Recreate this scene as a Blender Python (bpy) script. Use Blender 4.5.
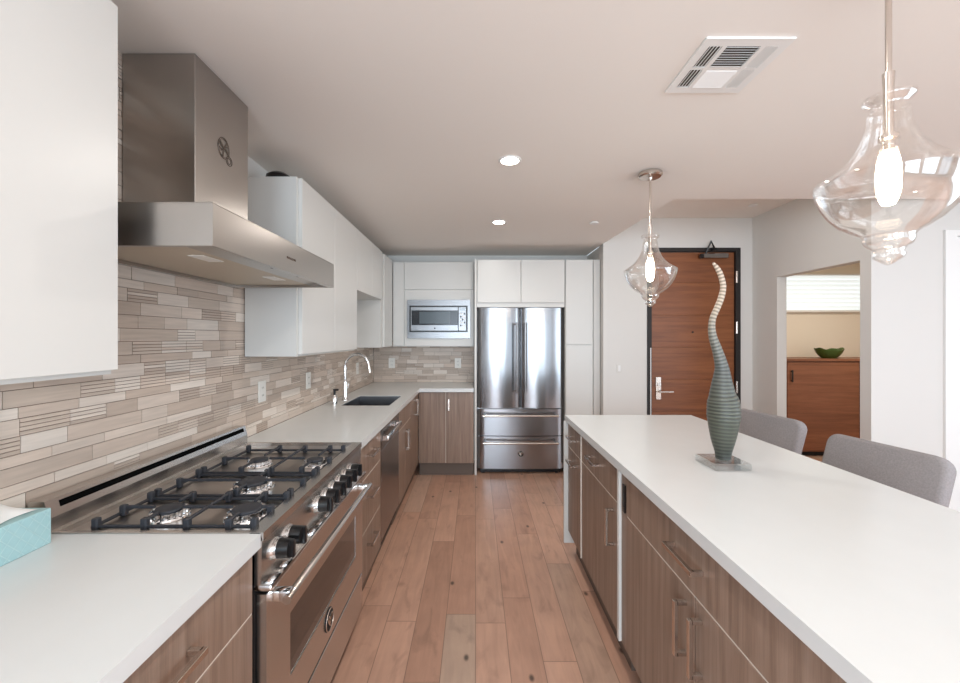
import bpy, bmesh, math, random
from mathutils import Vector, Matrix

S = bpy.context.scene
for o in list(bpy.data.objects):
    bpy.data.objects.remove(o, do_unlink=True)
COL = S.collection
R = math.radians

# ---------------------------------------------------------------- camera
F = 400.0
cd = bpy.data.cameras.new('camera'); cam = bpy.data.objects.new('camera', cd); COL.objects.link(cam)
cam.location = (0, 0, 1.435); cam.rotation_euler = (R(90), 0, 0)
cd.sensor_fit = 'HORIZONTAL'; cd.sensor_width = 36.0; cd.lens = 36.0 * F / 960
cd.shift_x = 4.5 / 960; cd.shift_y = -4.0 / 960
cd.clip_start = 0.02
S.camera = cam

# ---------------------------------------------------------------- world, daylight, exposure
w = bpy.data.worlds.new('daylight'); S.world = w; w.use_nodes = True
bg = w.node_tree.nodes['Background']
bg.inputs['Color'].default_value = (0.80, 0.90, 1.0, 1); bg.inputs['Strength'].default_value = 1.0

def area(name, loc, rot, sx, sy, power, col):
    l = bpy.data.lights.new(name, 'AREA'); l.shape = 'RECTANGLE'; l.size = sx; l.size_y = sy
    l.energy = power; l.color = col
    o = bpy.data.objects.new(name, l); COL.objects.link(o); o.location = loc; o.rotation_euler = rot
    return o
# daylight entering by the tall windows of the living room behind the camera and at its side
area('daylight_rear_west', (-0.2, -3.25, 1.35), (R(-82), 0, R(180)), 1.5, 2.0, 95, (0.73, 0.87, 1.0))
area('daylight_rear_middle', (1.7, -3.25, 1.35), (R(-82), 0, R(180)), 1.5, 2.0, 55, (0.73, 0.87, 1.0))
area('daylight_rear_east', (3.6, -3.25, 1.35), (R(-82), 0, R(180)), 1.5, 2.0, 9, (0.73, 0.87, 1.0))
area('daylight_side', (4.85, -0.6, 1.35), (R(84), 0, R(90)), 3.4, 2.0, 75, (0.75, 0.88, 1.0))
area('daylight_west', (-1.10, -1.9, 1.35), (R(84), 0, R(-90)), 2.2, 2.0, 55, (0.75, 0.88, 1.0))

S.view_settings.view_transform = 'Standard'; S.view_settings.look = 'None'
S.view_settings.gamma = 1.0; S.view_settings.use_curve_mapping = False
S.view_settings.exposure = 0.18
S.cycles.use_denoising = True
S.cycles.max_bounces = 12; S.cycles.diffuse_bounces = 6; S.cycles.glossy_bounces = 5
S.cycles.transparent_max_bounces = 24; S.cycles.transmission_bounces = 8
S.cycles.caustics_reflective = False; S.cycles.caustics_refractive = False
S.cycles.sample_clamp_indirect = 4.0

# ---------------------------------------------------------------- helpers
def srgb(r, g, b):
    f = lambda c: (c / 255 / 12.92) if c / 255 <= 0.04045 else ((c / 255 + 0.055) / 1.055) ** 2.4
    return (f(r), f(g), f(b), 1.0)

ORG = {}
class MB:
    """collects shapes in world coordinates and links them as one mesh"""
    def __init__(self): self.bm = bmesh.new(); self.col = None
    def box(self, x0, x1, y0, y1, z0, z1, bev=0.0, seg=1):
        x0, x1 = sorted((x0, x1)); y0, y1 = sorted((y0, y1)); z0, z1 = sorted((z0, z1))
        m = Matrix.Translation(((x0 + x1) / 2, (y0 + y1) / 2, (z0 + z1) / 2)) @ Matrix.Diagonal((x1 - x0, y1 - y0, z1 - z0, 1))
        return self._cube(m, bev, seg)
    def _cube(self, m, bev=0.0, seg=1):
        vs = bmesh.ops.create_cube(self.bm, size=1.0, matrix=m)['verts']
        if bev > 0:
            es = list({e for v in vs for e in v.link_edges})
            bmesh.ops.bevel(self.bm, geom=es, offset=bev, segments=seg, profile=0.5, affect='EDGES')
        return self
    def obox(self, c, size, rot, bev=0.0, seg=1):
        m = Matrix.Translation(c) @ rot.to_4x4() @ Matrix.Diagonal((*size, 1))
        return self._cube(m, bev, seg)
    def cyl(self, p0, p1, r0, r1=None, seg=24, cap=True):
        p0 = Vector(p0); p1 = Vector(p1); r1 = r0 if r1 is None else r1
        d = p1 - p0; q = Vector((0, 0, 1)).rotation_difference(d.normalized())
        m = Matrix.Translation((p0 + p1) / 2) @ q.to_matrix().to_4x4()
        bmesh.ops.create_cone(self.bm, cap_ends=cap, segments=seg, radius1=r0, radius2=r1, depth=d.length, matrix=m)
        return self
    def tube(self, pts, rad, seg=10, cap=True):
        pts = [Vector(p) for p in pts]; n = len(pts)
        rad = [rad] * n if not hasattr(rad, '__len__') else rad
        rings = []; up = None
        for i in range(n):
            t = (pts[min(i + 1, n - 1)] - pts[max(i - 1, 0)]).normalized()
            if up is None:
                a = Vector((0, 0, 1)) if abs(t.z) < 0.9 else Vector((1, 0, 0))
                up = t.cross(a).normalized()
            up = (up - t * up.dot(t)).normalized(); s = t.cross(up)
            rings.append([self.bm.verts.new(pts[i] + (up * math.cos(2 * math.pi * k / seg) + s * math.sin(2 * math.pi * k / seg)) * rad[i]) for k in range(seg)])
        for a, b in zip(rings, rings[1:]):
            for k in range(seg):
                self.bm.faces.new((a[k], a[(k + 1) % seg], b[(k + 1) % seg], b[k]))
        if cap:
            self.bm.faces.new(rings[0][::-1]); self.bm.faces.new(rings[-1])
        return self
    def lathe(self, prof, c, seg=40, close=False):
        """prof: (r, z) list around the vertical axis at c"""
        rings = []
        for r, z in prof:
            if r < 1e-5:
                rings.append([self.bm.verts.new((c[0], c[1], c[2] + z))])
            else:
                rings.append([self.bm.verts.new((c[0] + r * math.cos(2 * math.pi * k / seg), c[1] + r * math.sin(2 * math.pi * k / seg), c[2] + z)) for k in range(seg)])
        pairs = list(zip(rings, rings[1:])) + ([(rings[-1], rings[0])] if close else [])
        for a, b in pairs:
            for k in range(seg):
                k2 = (k + 1) % seg
                if len(a) == 1 and len(b) == 1: continue
                if len(a) == 1: self.bm.faces.new((a[0], b[k2], b[k]))
                elif len(b) == 1: self.bm.faces.new((a[k], a[k2], b[0]))
                else: self.bm.faces.new((a[k], a[k2], b[k2], b[k]))
        return self
    def prism(self, poly, axis, a0, a1):
        """poly: 2-D outline in the two other axes (in x,y,z order), pushed along axis"""
        def P(p, a):
            return {'x': (a, p[0], p[1]), 'y': (p[0], a, p[1]), 'z': (p[0], p[1], a)}[axis]
        A = [self.bm.verts.new(P(p, a0)) for p in poly]; B = [self.bm.verts.new(P(p, a1)) for p in poly]
        self.bm.faces.new(A); self.bm.faces.new(B[::-1])
        for i in range(len(poly)):
            j = (i + 1) % len(poly); self.bm.faces.new((A[i], B[i], B[j], A[j]))
        return self
    def cells(self, us, vs, keep, axis, a0, a1):
        """a slab with holes: grid cells over two axes, pushed along the third"""
        def P(u, v, a):
            return {'x': (a, u, v), 'y': (u, a, v), 'z': (u, v, a)}[axis]
        V = {}
        def vert(i, j, k):
            if (i, j, k) not in V: V[(i, j, k)] = self.bm.verts.new(P(us[i], vs[j], (a0, a1)[k]))
            return V[(i, j, k)]
        K = lambda i, j: 0 <= i < len(us) - 1 and 0 <= j < len(vs) - 1 and keep(i, j)
        for i in range(len(us) - 1):
            for j in range(len(vs) - 1):
                if not K(i, j): continue
                for k in (0, 1):
                    self.bm.faces.new([vert(*q, k) for q in ((i, j), (i + 1, j), (i + 1, j + 1), (i, j + 1))])
                for (p, q, n) in (((i, j), (i + 1, j), (i, j - 1)), ((i, j + 1), (i + 1, j + 1), (i, j + 1)),
                                  ((i, j), (i, j + 1), (i - 1, j)), ((i + 1, j), (i + 1, j + 1), (i + 1, j))):
                    if not K(*n):
                        self.bm.faces.new((vert(*p, 0), vert(*q, 0), vert(*q, 1), vert(*p, 1)))
        return self
    def sphere(self, c, r, sx=1, sy=1, sz=1, u=20, v=12):
        m = Matrix.Translation(c) @ Matrix.Diagonal((sx, sy, sz, 1))
        bmesh.ops.create_uvsphere(self.bm, u_segments=u, v_segments=v, radius=r, matrix=m); return self
    def build(self, name, mat, parent=None, org=None, smooth=True, angle=35):
        o0 = Vector(ORG[parent.name]) if parent is not None else Vector(org or (0, 0, 0))
        bm = self.bm
        bmesh.ops.recalc_face_normals(bm, faces=bm.faces[:])
        for v in bm.verts: v.co -= o0
        me = bpy.data.meshes.new(name); bm.to_mesh(me); bm.free()
        me.materials.append(mat)
        if smooth:
            me.shade_smooth(); me.set_sharp_from_angle(angle=R(angle))
        o = bpy.data.objects.new(name, me); COL.objects.link(o)
        if parent is not None: o.parent = parent
        else: o.location = o0
        ORG[o.name] = o0
        return o

def thing(name, label, cat, loc=(0, 0, 0), group=None):
    o = bpy.data.objects.new(name, None); COL.objects.link(o); o.location = loc
    o.empty_display_size = 0.1
    ORG[o.name] = Vector(loc)
    o['label'] = label; o['category'] = cat
    if group: o['group'] = group
    return o
def tag(o, label, cat, group=None):
    o['label'] = label; o['category'] = cat
    if group: o['group'] = group
    return o
def struct(o, label=None, cat=None):
    o['kind'] = 'structure'
    o['label'] = label; o['category'] = cat
    return o
def copy_tree(o, parent=None):
    c = o.copy(); COL.objects.link(c)
    if parent is not None: c.parent = parent
    ORG[c.name] = ORG[o.name]
    for ch in list(o.children): copy_tree(ch, c)
    return c
def downlight_or_fill(name, x, y, z, power):
    l = bpy.data.lights.new(name, 'AREA'); l.shape = 'DISK'; l.size = .09; l.energy = power; l.color = (1.0, .95, .89)
    o = bpy.data.objects.new(name, l); COL.objects.link(o); o.location = (x, y, z); return o
def text(name, body, size, loc, rot, mat, parent, depth=0.0006):
    cu = bpy.data.curves.new(name, 'FONT'); cu.body = body; cu.size = size; cu.extrude = depth
    cu.align_x = 'CENTER'; cu.align_y = 'CENTER'
    cu.materials.append(mat)
    tmp = bpy.data.objects.new(name + '_outline', cu); COL.objects.link(tmp)
    bpy.context.view_layer.update()
    me = bpy.data.meshes.new_from_object(tmp.evaluated_get(bpy.context.evaluated_depsgraph_get()))
    bpy.data.objects.remove(tmp, do_unlink=True)
    o = bpy.data.objects.new(name, me); COL.objects.link(o)
    if not me.materials: me.materials.append(mat)
    o.parent = parent; o.location = Vector(loc) - ORG[parent.name]; o.rotation_euler = rot
    return o

# ---------------------------------------------------------------- materials
def new_mat(name):
    m = bpy.data.materials.new(name); m.use_nodes = True
    nt = m.node_tree; return m, nt, nt.nodes['Principled BSDF']
def plain(name, col, rough=0.5, metal=0.0, bump=0.0, bscale=60, spec=0.5, aniso=0.0, coat=0.0, var=0.0, vscale=4):
    m, nt, b = new_mat(name)
    b.inputs['Base Color'].default_value = col; b.inputs['Roughness'].default_value = rough
    b.inputs['Metallic'].default_value = metal; b.inputs['Specular IOR Level'].default_value = spec
    b.inputs['Anisotropic'].default_value = aniso; b.inputs['Coat Weight'].default_value = coat
    tc = nt.nodes.new('ShaderNodeTexCoord')
    if var > 0:
        nz = nt.nodes.new('ShaderNodeTexNoise'); nz.inputs['Scale'].default_value = vscale; nz.inputs['Detail'].default_value = 5
        nt.links.new(tc.outputs['Object'], nz.inputs['Vector'])
        mx = nt.nodes.new('ShaderNodeMix'); mx.data_type = 'RGBA'
        mx.inputs['A'].default_value = tuple(c * (1 - var) for c in col[:3]) + (1,)
        mx.inputs['B'].default_value = tuple(min(1, c * (1 + var)) for c in col[:3]) + (1,)
        nt.links.new(nz.outputs['Fac'], mx.inputs['Factor']); nt.links.new(mx.outputs['Result'], b.inputs['Base Color'])
    if bump > 0:
        n2 = nt.nodes.new('ShaderNodeTexNoise'); n2.inputs['Scale'].default_value = bscale; n2.inputs['Detail'].default_value = 4
        nt.links.new(tc.outputs['Object'], n2.inputs['Vector'])
        bp = nt.nodes.new('ShaderNodeBump'); bp.inputs['Strength'].default_value = bump; bp.inputs['Distance'].default_value = 0.002
        nt.links.new(n2.outputs['Fac'], bp.inputs['Height']); nt.links.new(bp.outputs['Normal'], b.inputs['Normal'])
    return m
def wood(name, dark, mid, light, scale, rough=0.42, fine=1.0):
    """grain stretched along the axis whose scale is small"""
    m, nt, b = new_mat(name)
    tc = nt.nodes.new('ShaderNodeTexCoord'); oi = nt.nodes.new('ShaderNodeObjectInfo')
    ad = nt.nodes.new('ShaderNodeVectorMath'); ad.operation = 'MULTIPLY_ADD'
    nt.links.new(oi.outputs['Random'], ad.inputs[0]); ad.inputs[1].default_value = (9, 7, 11)
    nt.links.new(tc.outputs['Object'], ad.inputs[2])
    def nz(sc, detail, dist):
        mp = nt.nodes.new('ShaderNodeMapping'); mp.inputs['Scale'].default_value = sc
        nt.links.new(ad.outputs[0], mp.inputs['Vector'])
        n = nt.nodes.new('ShaderNodeTexNoise'); n.inputs['Scale'].default_value = 1.0
        n.inputs['Detail'].default_value = detail; n.inputs['Distortion'].default_value = dist
        nt.links.new(mp.outputs['Vector'], n.inputs['Vector']); return n
    n1 = nz(scale, 5, 0.6)
    n2 = nz(tuple(s * 7 for s in scale), 2, 0.0)
    mx = nt.nodes.new('ShaderNodeMath'); mx.operation = 'MULTIPLY_ADD'; mx.inputs[1].default_value = 0.35 * fine
    nt.links.new(n2.outputs['Fac'], mx.inputs[0]); nt.links.new(n1.outputs['Fac'], mx.inputs[2])
    rp = nt.nodes.new('ShaderNodeValToRGB')
    rp.color_ramp.elements[0].position = 0.42; rp.color_ramp.elements[0].color = dark
    rp.color_ramp.elements[1].position = 0.98; rp.color_ramp.elements[1].color = light
    e = rp.color_ramp.elements.new(0.68); e.color = mid
    nt.links.new(mx.outputs[0], rp.inputs['Fac']); nt.links.new(rp.outputs['Color'], b.inputs['Base Color'])
    b.inputs['Roughness'].default_value = rough
    bp = nt.nodes.new('ShaderNodeBump'); bp.inputs['Strength'].default_value = 0.15; bp.inputs['Distance'].default_value = 0.001
    nt.links.new(n2.outputs['Fac'], bp.inputs['Height']); nt.links.new(bp.outputs['Normal'], b.inputs['Normal'])
    return m
def steel(name, col, rough, scale, aniso=0.0, axis='Z'):
    """brushed metal: fine streaks along the brushing direction, highlights drawn out across it"""
    m, nt, b = new_mat(name)
    b.inputs['Base Color'].default_value = col; b.inputs['Metallic'].default_value = 1.0
    tc = nt.nodes.new('ShaderNodeTexCoord'); mp = nt.nodes.new('ShaderNodeMapping'); mp.inputs['Scale'].default_value = scale
    n = nt.nodes.new('ShaderNodeTexNoise'); n.inputs['Scale'].default_value = 1; n.inputs['Detail'].default_value = 3
    nt.links.new(tc.outputs['Object'], mp.inputs['Vector']); nt.links.new(mp.outputs['Vector'], n.inputs['Vector'])
    mr = nt.nodes.new('ShaderNodeMapRange'); mr.inputs['To Min'].default_value = rough * 0.97; mr.inputs['To Max'].default_value = rough * 1.03
    nt.links.new(n.outputs['Fac'], mr.inputs['Value']); nt.links.new(mr.outputs['Result'], b.inputs['Roughness'])
    if aniso:
        tg = nt.nodes.new('ShaderNodeTangent'); tg.direction_type = 'RADIAL'; tg.axis = axis
        b.inputs['Anisotropic'].default_value = aniso; b.inputs['Anisotropic Rotation'].default_value = 0.0
        nt.links.new(tg.outputs[0], b.inputs['Tangent'])
    return m
def emit(name, col, strength):
    m, nt, b = new_mat(name); nt.nodes.remove(b)
    e = nt.nodes.new('ShaderNodeEmission'); e.inputs['Color'].default_value = col; e.inputs['Strength'].default_value = strength
    nt.links.new(e.outputs['Emission'], nt.nodes['Material Output'].inputs['Surface']); return m
def thin_glass(name, tint, edge, rough=0.0, base=0.04):
    m, nt, b = new_mat(name); nt.nodes.remove(b)
    tr = nt.nodes.new('ShaderNodeBsdfTransparent'); tr.inputs['Color'].default_value = tint
    gl = nt.nodes.new('ShaderNodeBsdfGlossy'); gl.inputs['Roughness'].default_value = rough; gl.inputs['Color'].default_value = (1, 1, 1, 1)
    lw = nt.nodes.new('ShaderNodeLayerWeight'); lw.inputs['Blend'].default_value = edge
    mr = nt.nodes.new('ShaderNodeMapRange'); mr.inputs['To Min'].default_value = base; mr.inputs['To Max'].default_value = 0.65
    nt.links.new(lw.outputs['Facing'], mr.inputs['Value'])
    mx = nt.nodes.new('ShaderNodeMixShader'); nt.links.new(mr.outputs['Result'], mx.inputs['Fac'])
    nt.links.new(tr.outputs[0], mx.inputs[1]); nt.links.new(gl.outputs[0], mx.inputs[2])
    nt.links.new(mx.outputs[0], nt.nodes['Material Output'].inputs['Surface']); return m

class G:
    """tiny node-graph helper for the floor"""
    def __init__(self, nt): self.nt = nt
    def math(self, op, a, b=None, c=None):
        n = self.nt.nodes.new('ShaderNodeMath'); n.operation = op
        for i, v in enumerate((a, b, c)):
            if v is None: continue
            if isinstance(v, (int, float)): n.inputs[i].default_value = v
            else: self.nt.links.new(v, n.inputs[i])
        return n.outputs[0]
def floor_material():
    m, nt, b = new_mat('oak_planks'); g = G(nt)
    tc = nt.nodes.new('ShaderNodeTexCoord'); sp = nt.nodes.new('ShaderNodeSeparateXYZ'); nt.links.new(tc.outputs['Object'], sp.inputs[0])
    W, L = 0.15, 1.15
    u = g.math('DIVIDE', sp.outputs['X'], W); row = g.math('FLOOR', u); fu = g.math('FRACT', u)
    wn = nt.nodes.new('ShaderNodeTexWhiteNoise'); wn.noise_dimensions = '1D'; nt.links.new(row, wn.inputs['W'])
    v = g.math('DIVIDE', sp.outputs['Y'], L); v = g.math('ADD', v, g.math('MULTIPLY', wn.outputs['Value'], 7.3))
    colm = g.math('FLOOR', v); fv = g.math('FRACT', v)
    cb = nt.nodes.new('ShaderNodeCombineXYZ'); nt.links.new(row, cb.inputs[0]); nt.links.new(colm, cb.inputs[1])
    w2 = nt.nodes.new('ShaderNodeTexWhiteNoise'); w2.noise_dimensions = '3D'; nt.links.new(cb.outputs[0], w2.inputs['Vector'])
    # grain
    off = nt.nodes.new('ShaderNodeVectorMath'); off.operation = 'MULTIPLY_ADD'
    nt.links.new(w2.outputs['Color'], off.inputs[0]); off.inputs[1].default_value = (13, 17, 5); nt.links.new(tc.outputs['Object'], off.inputs[2])
    mp = nt.nodes.new('ShaderNodeMapping'); mp.inputs['Scale'].default_value = (26, 2.6, 1); nt.links.new(off.outputs[0], mp.inputs['Vector'])
    n1 = nt.nodes.new('ShaderNodeTexNoise'); n1.inputs['Scale'].default_value = 1; n1.inputs['Detail'].default_value = 6; n1.inputs['Distortion'].default_value = 1.2
    nt.links.new(mp.outputs['Vector'], n1.inputs['Vector'])
    n2 = nt.nodes.new('ShaderNodeTexNoise'); n2.inputs['Scale'].default_value = 6; n2.inputs['Detail'].default_value = 3
    nt.links.new(off.outputs[0], n2.inputs['Vector'])
    rp = nt.nodes.new('ShaderNodeValToRGB'); els = rp.color_ramp.elements
    els[0].position = 0.0; els[0].color = srgb(164, 126, 106); els[1].position = 1.0; els[1].color = srgb(196, 162, 142)
    for p, c in ((0.22, srgb(180, 140, 119)), (0.5, srgb(190, 151, 130)), (0.75, srgb(184, 145, 124)), (0.86, srgb(172, 146, 128))):
        e = els.new(p); e.color = c
    nt.links.new(w2.outputs['Value'], rp.inputs['Fac'])
    k = g.math('ADD', g.math('MULTIPLY', n1.outputs['Fac'], 0.50), g.math('MULTIPLY', n2.outputs['Fac'], 0.34))
    k = g.math('ADD', k, 0.70)
    sc = nt.nodes.new('ShaderNodeVectorMath'); sc.operation = 'SCALE'
    nt.links.new(rp.outputs['Color'], sc.inputs[0]); nt.links.new(k, sc.inputs['Scale'])
    # knots
    vo = nt.nodes.new('ShaderNodeTexVoronoi'); vo.voronoi_dimensions = '2D'; vo.inputs['Scale'].default_value = 2.3; vo.inputs['Randomness'].default_value = 1
    mk = nt.nodes.new('ShaderNodeMapping'); mk.inputs['Scale'].default_value = (1.0, 0.6, 1); nt.links.new(tc.outputs['Object'], mk.inputs['Vector'])
    nt.links.new(mk.outputs['Vector'], vo.inputs['Vector'])
    kn = nt.nodes.new('ShaderNodeMapRange'); kn.inputs['From Min'].default_value = 0.012; kn.inputs['From Max'].default_value = 0.034
    kn.inputs['To Min'].default_value = 0.22; kn.inputs['To Max'].default_value = 1.0; nt.links.new(vo.outputs['Distance'], kn.inputs['Value'])
    n3 = nt.nodes.new('ShaderNodeTexNoise'); n3.inputs['Scale'].default_value = 1; n3.inputs['Detail'].default_value = 6; n3.inputs['Distortion'].default_value = 0.9
    m3 = nt.nodes.new('ShaderNodeMapping'); m3.inputs['Scale'].default_value = (11, 4.2, 1); nt.links.new(off.outputs[0], m3.inputs['Vector'])
    nt.links.new(m3.outputs['Vector'], n3.inputs['Vector'])
    sm = nt.nodes.new('ShaderNodeMapRange'); sm.inputs['From Min'].default_value = 0.56; sm.inputs['From Max'].default_value = 0.74
    sm.inputs['To Min'].default_value = 1.0; sm.inputs['To Max'].default_value = 0.74; nt.links.new(n3.outputs['Fac'], sm.inputs['Value'])
    kk = g.math('MULTIPLY', kn.outputs[0], sm.outputs[0])
    # seams
    du = g.math('MULTIPLY', g.math('MINIMUM', fu, g.math('SUBTRACT', 1.0, fu)), W)
    dv = g.math('MULTIPLY', g.math('MINIMUM', fv, g.math('SUBTRACT', 1.0, fv)), L)
    d = g.math('MINIMUM', du, dv)
    se = nt.nodes.new('ShaderNodeMapRange'); se.inputs['From Min'].default_value = 0.0006; se.inputs['From Max'].default_value = 0.0022
    se.inputs['To Min'].default_value = 0.42; se.inputs['To Max'].default_value = 1.0; nt.links.new(d, se.inputs['Value'])
    s2 = nt.nodes.new('ShaderNodeVectorMath'); s2.operation = 'SCALE'
    nt.links.new(sc.outputs[0], s2.inputs[0]); nt.links.new(g.math('MULTIPLY', se.outputs[0], kk), s2.inputs['Scale'])
    nt.links.new(s2.outputs[0], b.inputs['Base Color'])
    b.inputs['Roughness'].default_value = 0.30
    bp = nt.nodes.new('ShaderNodeBump'); bp.inputs['Strength'].default_value = 0.35; bp.inputs['Distance'].default_value = 0.001
    nt.links.new(g.math('ADD', se.outputs[0], g.math('MULTIPLY', n1.outputs['Fac'], 0.3)), bp.inputs['Height']); nt.links.new(bp.outputs['Normal'], b.inputs['Normal'])
    return m
def tile_material():
    m, nt, b = new_mat('stone_mosaic')
    at = nt.nodes.new('ShaderNodeAttribute'); at.attribute_name = 'stone'
    tc = nt.nodes.new('ShaderNodeTexCoord'); mp = nt.nodes.new('ShaderNodeMapping'); mp.inputs['Scale'].default_value = (7, 7, 110)
    nt.links.new(tc.outputs['Object'], mp.inputs['Vector'])
    n = nt.nodes.new('ShaderNodeTexNoise'); n.inputs['Scale'].default_value = 1; n.inputs['Detail'].default_value = 4
    nt.links.new(mp.outputs['Vector'], n.inputs['Vector'])
    mr = nt.nodes.new('ShaderNodeMapRange'); mr.inputs['To Min'].default_value = 0.80; mr.inputs['To Max'].default_value = 1.2
    nt.links.new(n.outputs['Fac'], mr.inputs['Value'])
    sc = nt.nodes.new('ShaderNodeVectorMath'); sc.operation = 'SCALE'
    nt.links.new(at.outputs['Color'], sc.inputs[0]); nt.links.new(mr.outputs[0], sc.inputs['Scale'])
    nt.links.new(sc.outputs[0], b.inputs['Base Color']); b.inputs['Roughness'].default_value = 0.42
    return m
def vase_material():
    m, nt, b = new_mat('banded_ceramic'); g = G(nt)
    at = nt.nodes.new('ShaderNodeAttribute'); at.attribute_name = 'along'
    sp = nt.nodes.new('ShaderNodeSeparateColor'); nt.links.new(at.outputs['Color'], sp.inputs[0])
    rp = nt.nodes.new('ShaderNodeValToRGB'); els = rp.color_ramp.elements
    els[0].position = 0; els[0].color = srgb(66, 70, 65); els[1].position = 1; els[1].color = srgb(205, 185, 165)
    for p, c in ((0.12, srgb(84, 86, 74)), (0.30, srgb(90, 92, 82)), (0.45, srgb(94, 97, 93)), (0.62, srgb(134, 131, 120)), (0.75, srgb(188, 172, 152))):
        e = els.new(p); e.color = c
    nt.links.new(sp.outputs[0], rp.inputs['Fac'])
    st = nt.nodes.new('ShaderNodeMapRange'); st.inputs['To Min'].default_value = 0.36; st.inputs['To Max'].default_value = 1.1
    nt.links.new(sp.outputs[1], st.inputs['Value'])
    sc = nt.nodes.new('ShaderNodeVectorMath'); sc.operation = 'SCALE'
    nt.links.new(rp.outputs[0], sc.inputs[0]); nt.links.new(st.outputs[0], sc.inputs['Scale'])
    nt.links.new(sc.outputs[0], b.inputs['Base Color']); b.inputs['Roughness'].default_value = 0.45
    return m

M = {}
M['wall'] = plain('wall_paint', srgb(214, 212, 208), 0.75, bump=0.04, bscale=220)
M['ceiling'] = plain('ceiling_paint', srgb(236, 231, 225), 0.8, bump=0.04, bscale=180)
M['hall'] = plain('hall_paint', srgb(236, 226, 210), 0.75)
M['trimw'] = plain('white_trim_paint', srgb(232, 232, 230), 0.4)
M['white'] = plain('white_cabinet_lacquer', srgb(210, 209, 205), 0.32)
M['quartz'] = plain('white_quartz', srgb(215, 218, 218), 0.22, var=0.025, vscale=9)
M['carcass'] = plain('pale_melamine', srgb(222, 212, 200), 0.5)
M['cab'] = wood('greyed_walnut', srgb(120, 99, 85), srgb(140, 117, 102), srgb(157, 135, 120), (40, 40, 1.4))
M['kick'] = plain('dark_kick_board', srgb(104, 90, 80), 0.5)
M['door'] = wood('cherry_veneer', srgb(106, 60, 34), srgb(128, 76, 44), srgb(144, 90, 54), (1.2, 1.2, 24), 0.4)
M['hallcab'] = wood('hall_walnut', srgb(112, 68, 44), srgb(134, 84, 56), srgb(152, 100, 70), (1.2, 1.2, 26), 0.42)
M['dark'] = plain('black_bronze', srgb(30, 25, 24), 0.6)
M['black'] = plain('black_enamel', srgb(16, 16, 18), 0.3)
M['mwglass'] = plain('microwave_dark_glass', srgb(36, 38, 42), 0.15, spec=0.35)
M['void'] = plain('deep_black', srgb(8, 8, 8), 0.95, spec=0.05)
M['barsteel'] = plain('dark_bar_nickel', (0.26, 0.25, 0.25, 1), 0.25, 1.0)
M['mwsteel'] = steel('microwave_steel', (0.23, 0.23, 0.235, 1), 0.30, (3, 3, 120))
M['iron'] = plain('cast_iron', srgb(44, 46, 52), 0.55, bump=0.1, bscale=300)
M['steelv'] = steel('brushed_steel_fridge', (0.34, 0.345, 0.36, 1), 0.20, (160, 160, 2))
M['steelh'] = steel('brushed_steel_hood', (0.44, 0.41, 0.385, 1), 0.28, (3, 3, 120))
M['steelr'] = steel('range_steel', (0.58, 0.55, 0.52, 1), 0.26, (3, 3, 120))
M['steeltop'] = steel('cooktop_steel', (0.50, 0.46, 0.43, 1), 0.30, (200, 3, 3))
M['steeld'] = steel('dark_steel', (0.30, 0.28, 0.27, 1), 0.26, (3, 3, 300))
M['sinks'] = steel('sink_steel', (0.24, 0.24, 0.25, 1), 0.32, (90, 90, 90))
M['chrome'] = plain('chrome', (0.80, 0.80, 0.80, 1), 0.10, 1.0)
M['nickel'] = plain('satin_nickel', (0.64, 0.58, 0.53, 1), 0.22, 1.0)
M['brass'] = plain('burner_brass', srgb(190, 160, 120), 0.25, 1.0)
M['blackglass'] = plain('oven_glass', srgb(34, 30, 28), 0.06, 0.0, spec=0.7, coat=0.5)
M['mwwin'] = plain('microwave_window', srgb(82, 92, 98), 0.2, 0.0, spec=0.35)
M['fabric'] = plain('grey_tweed', srgb(148, 143, 143), 0.9, bump=0.7, bscale=260, var=0.26, vscale=150)
M['legwood'] = plain('dark_leg_wood', srgb(70, 48, 36), 0.45)
M['plastic'] = plain('white_plastic', srgb(232, 230, 224), 0.35)
M['slot'] = plain('socket_slot', srgb(60, 58, 56), 0.6)
M['glass'] = thin_glass('pendant_glass', (0.975, 0.965, 0.955, 1), 0.30, base=0.035)
M['acrylic'] = None
M['bulb'] = emit('bulb_glow', (1.0, 0.84, 0.66, 1), 22)
M['down'] = emit('downlight_glow', (1.0, 0.90, 0.78, 1), 30)
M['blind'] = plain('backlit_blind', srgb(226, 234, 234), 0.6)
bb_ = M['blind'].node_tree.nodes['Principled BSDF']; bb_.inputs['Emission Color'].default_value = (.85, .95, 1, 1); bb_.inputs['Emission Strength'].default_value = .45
M['tissuebox'] = plain('aqua_card', srgb(160, 196, 199), 0.6)
M['lattice'] = plain('aqua_print', srgb(182, 211, 212), 0.6)
M['tissue'] = plain('white_tissue', srgb(240, 240, 238), 0.85)
M['leaf'] = plain('green_glaze', srgb(70, 96, 44), 0.3, var=0.25, vscale=14)
M['filter'] = plain('hood_underside', srgb(196, 184, 166), 0.45, 0.35)
M['badge'] = plain('badge_black', srgb(16, 17, 20), 0.55, spec=0.25)
M['engrave'] = plain('engraved_line', srgb(104, 92, 83), 0.5, 0.6)
M['ventdark'] = plain('duct_shade_grey', srgb(92, 82, 74), 0.8)
M['oak'] = floor_material()
M['tile'] = tile_material()
M['vase'] = vase_material()
M['acrylic'] = thin_glass('clear_slab', (0.84, 0.86, 0.86, 1), 0.4, base=0.09)
M['pane'] = thin_glass('window_glass', (0.97, 0.98, 0.98, 1), 0.2)

# ---------------------------------------------------------------- room shell
XL, YB, YE, XR = -1.20, 4.68, 4.09, 2.83
ZC, ZH = 2.393, 2.657
XW, YW = 5.0, -3.4
def st(mb, name, mat, label, cat): return struct(mb.build(name, mat, smooth=False), label, cat)

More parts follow.
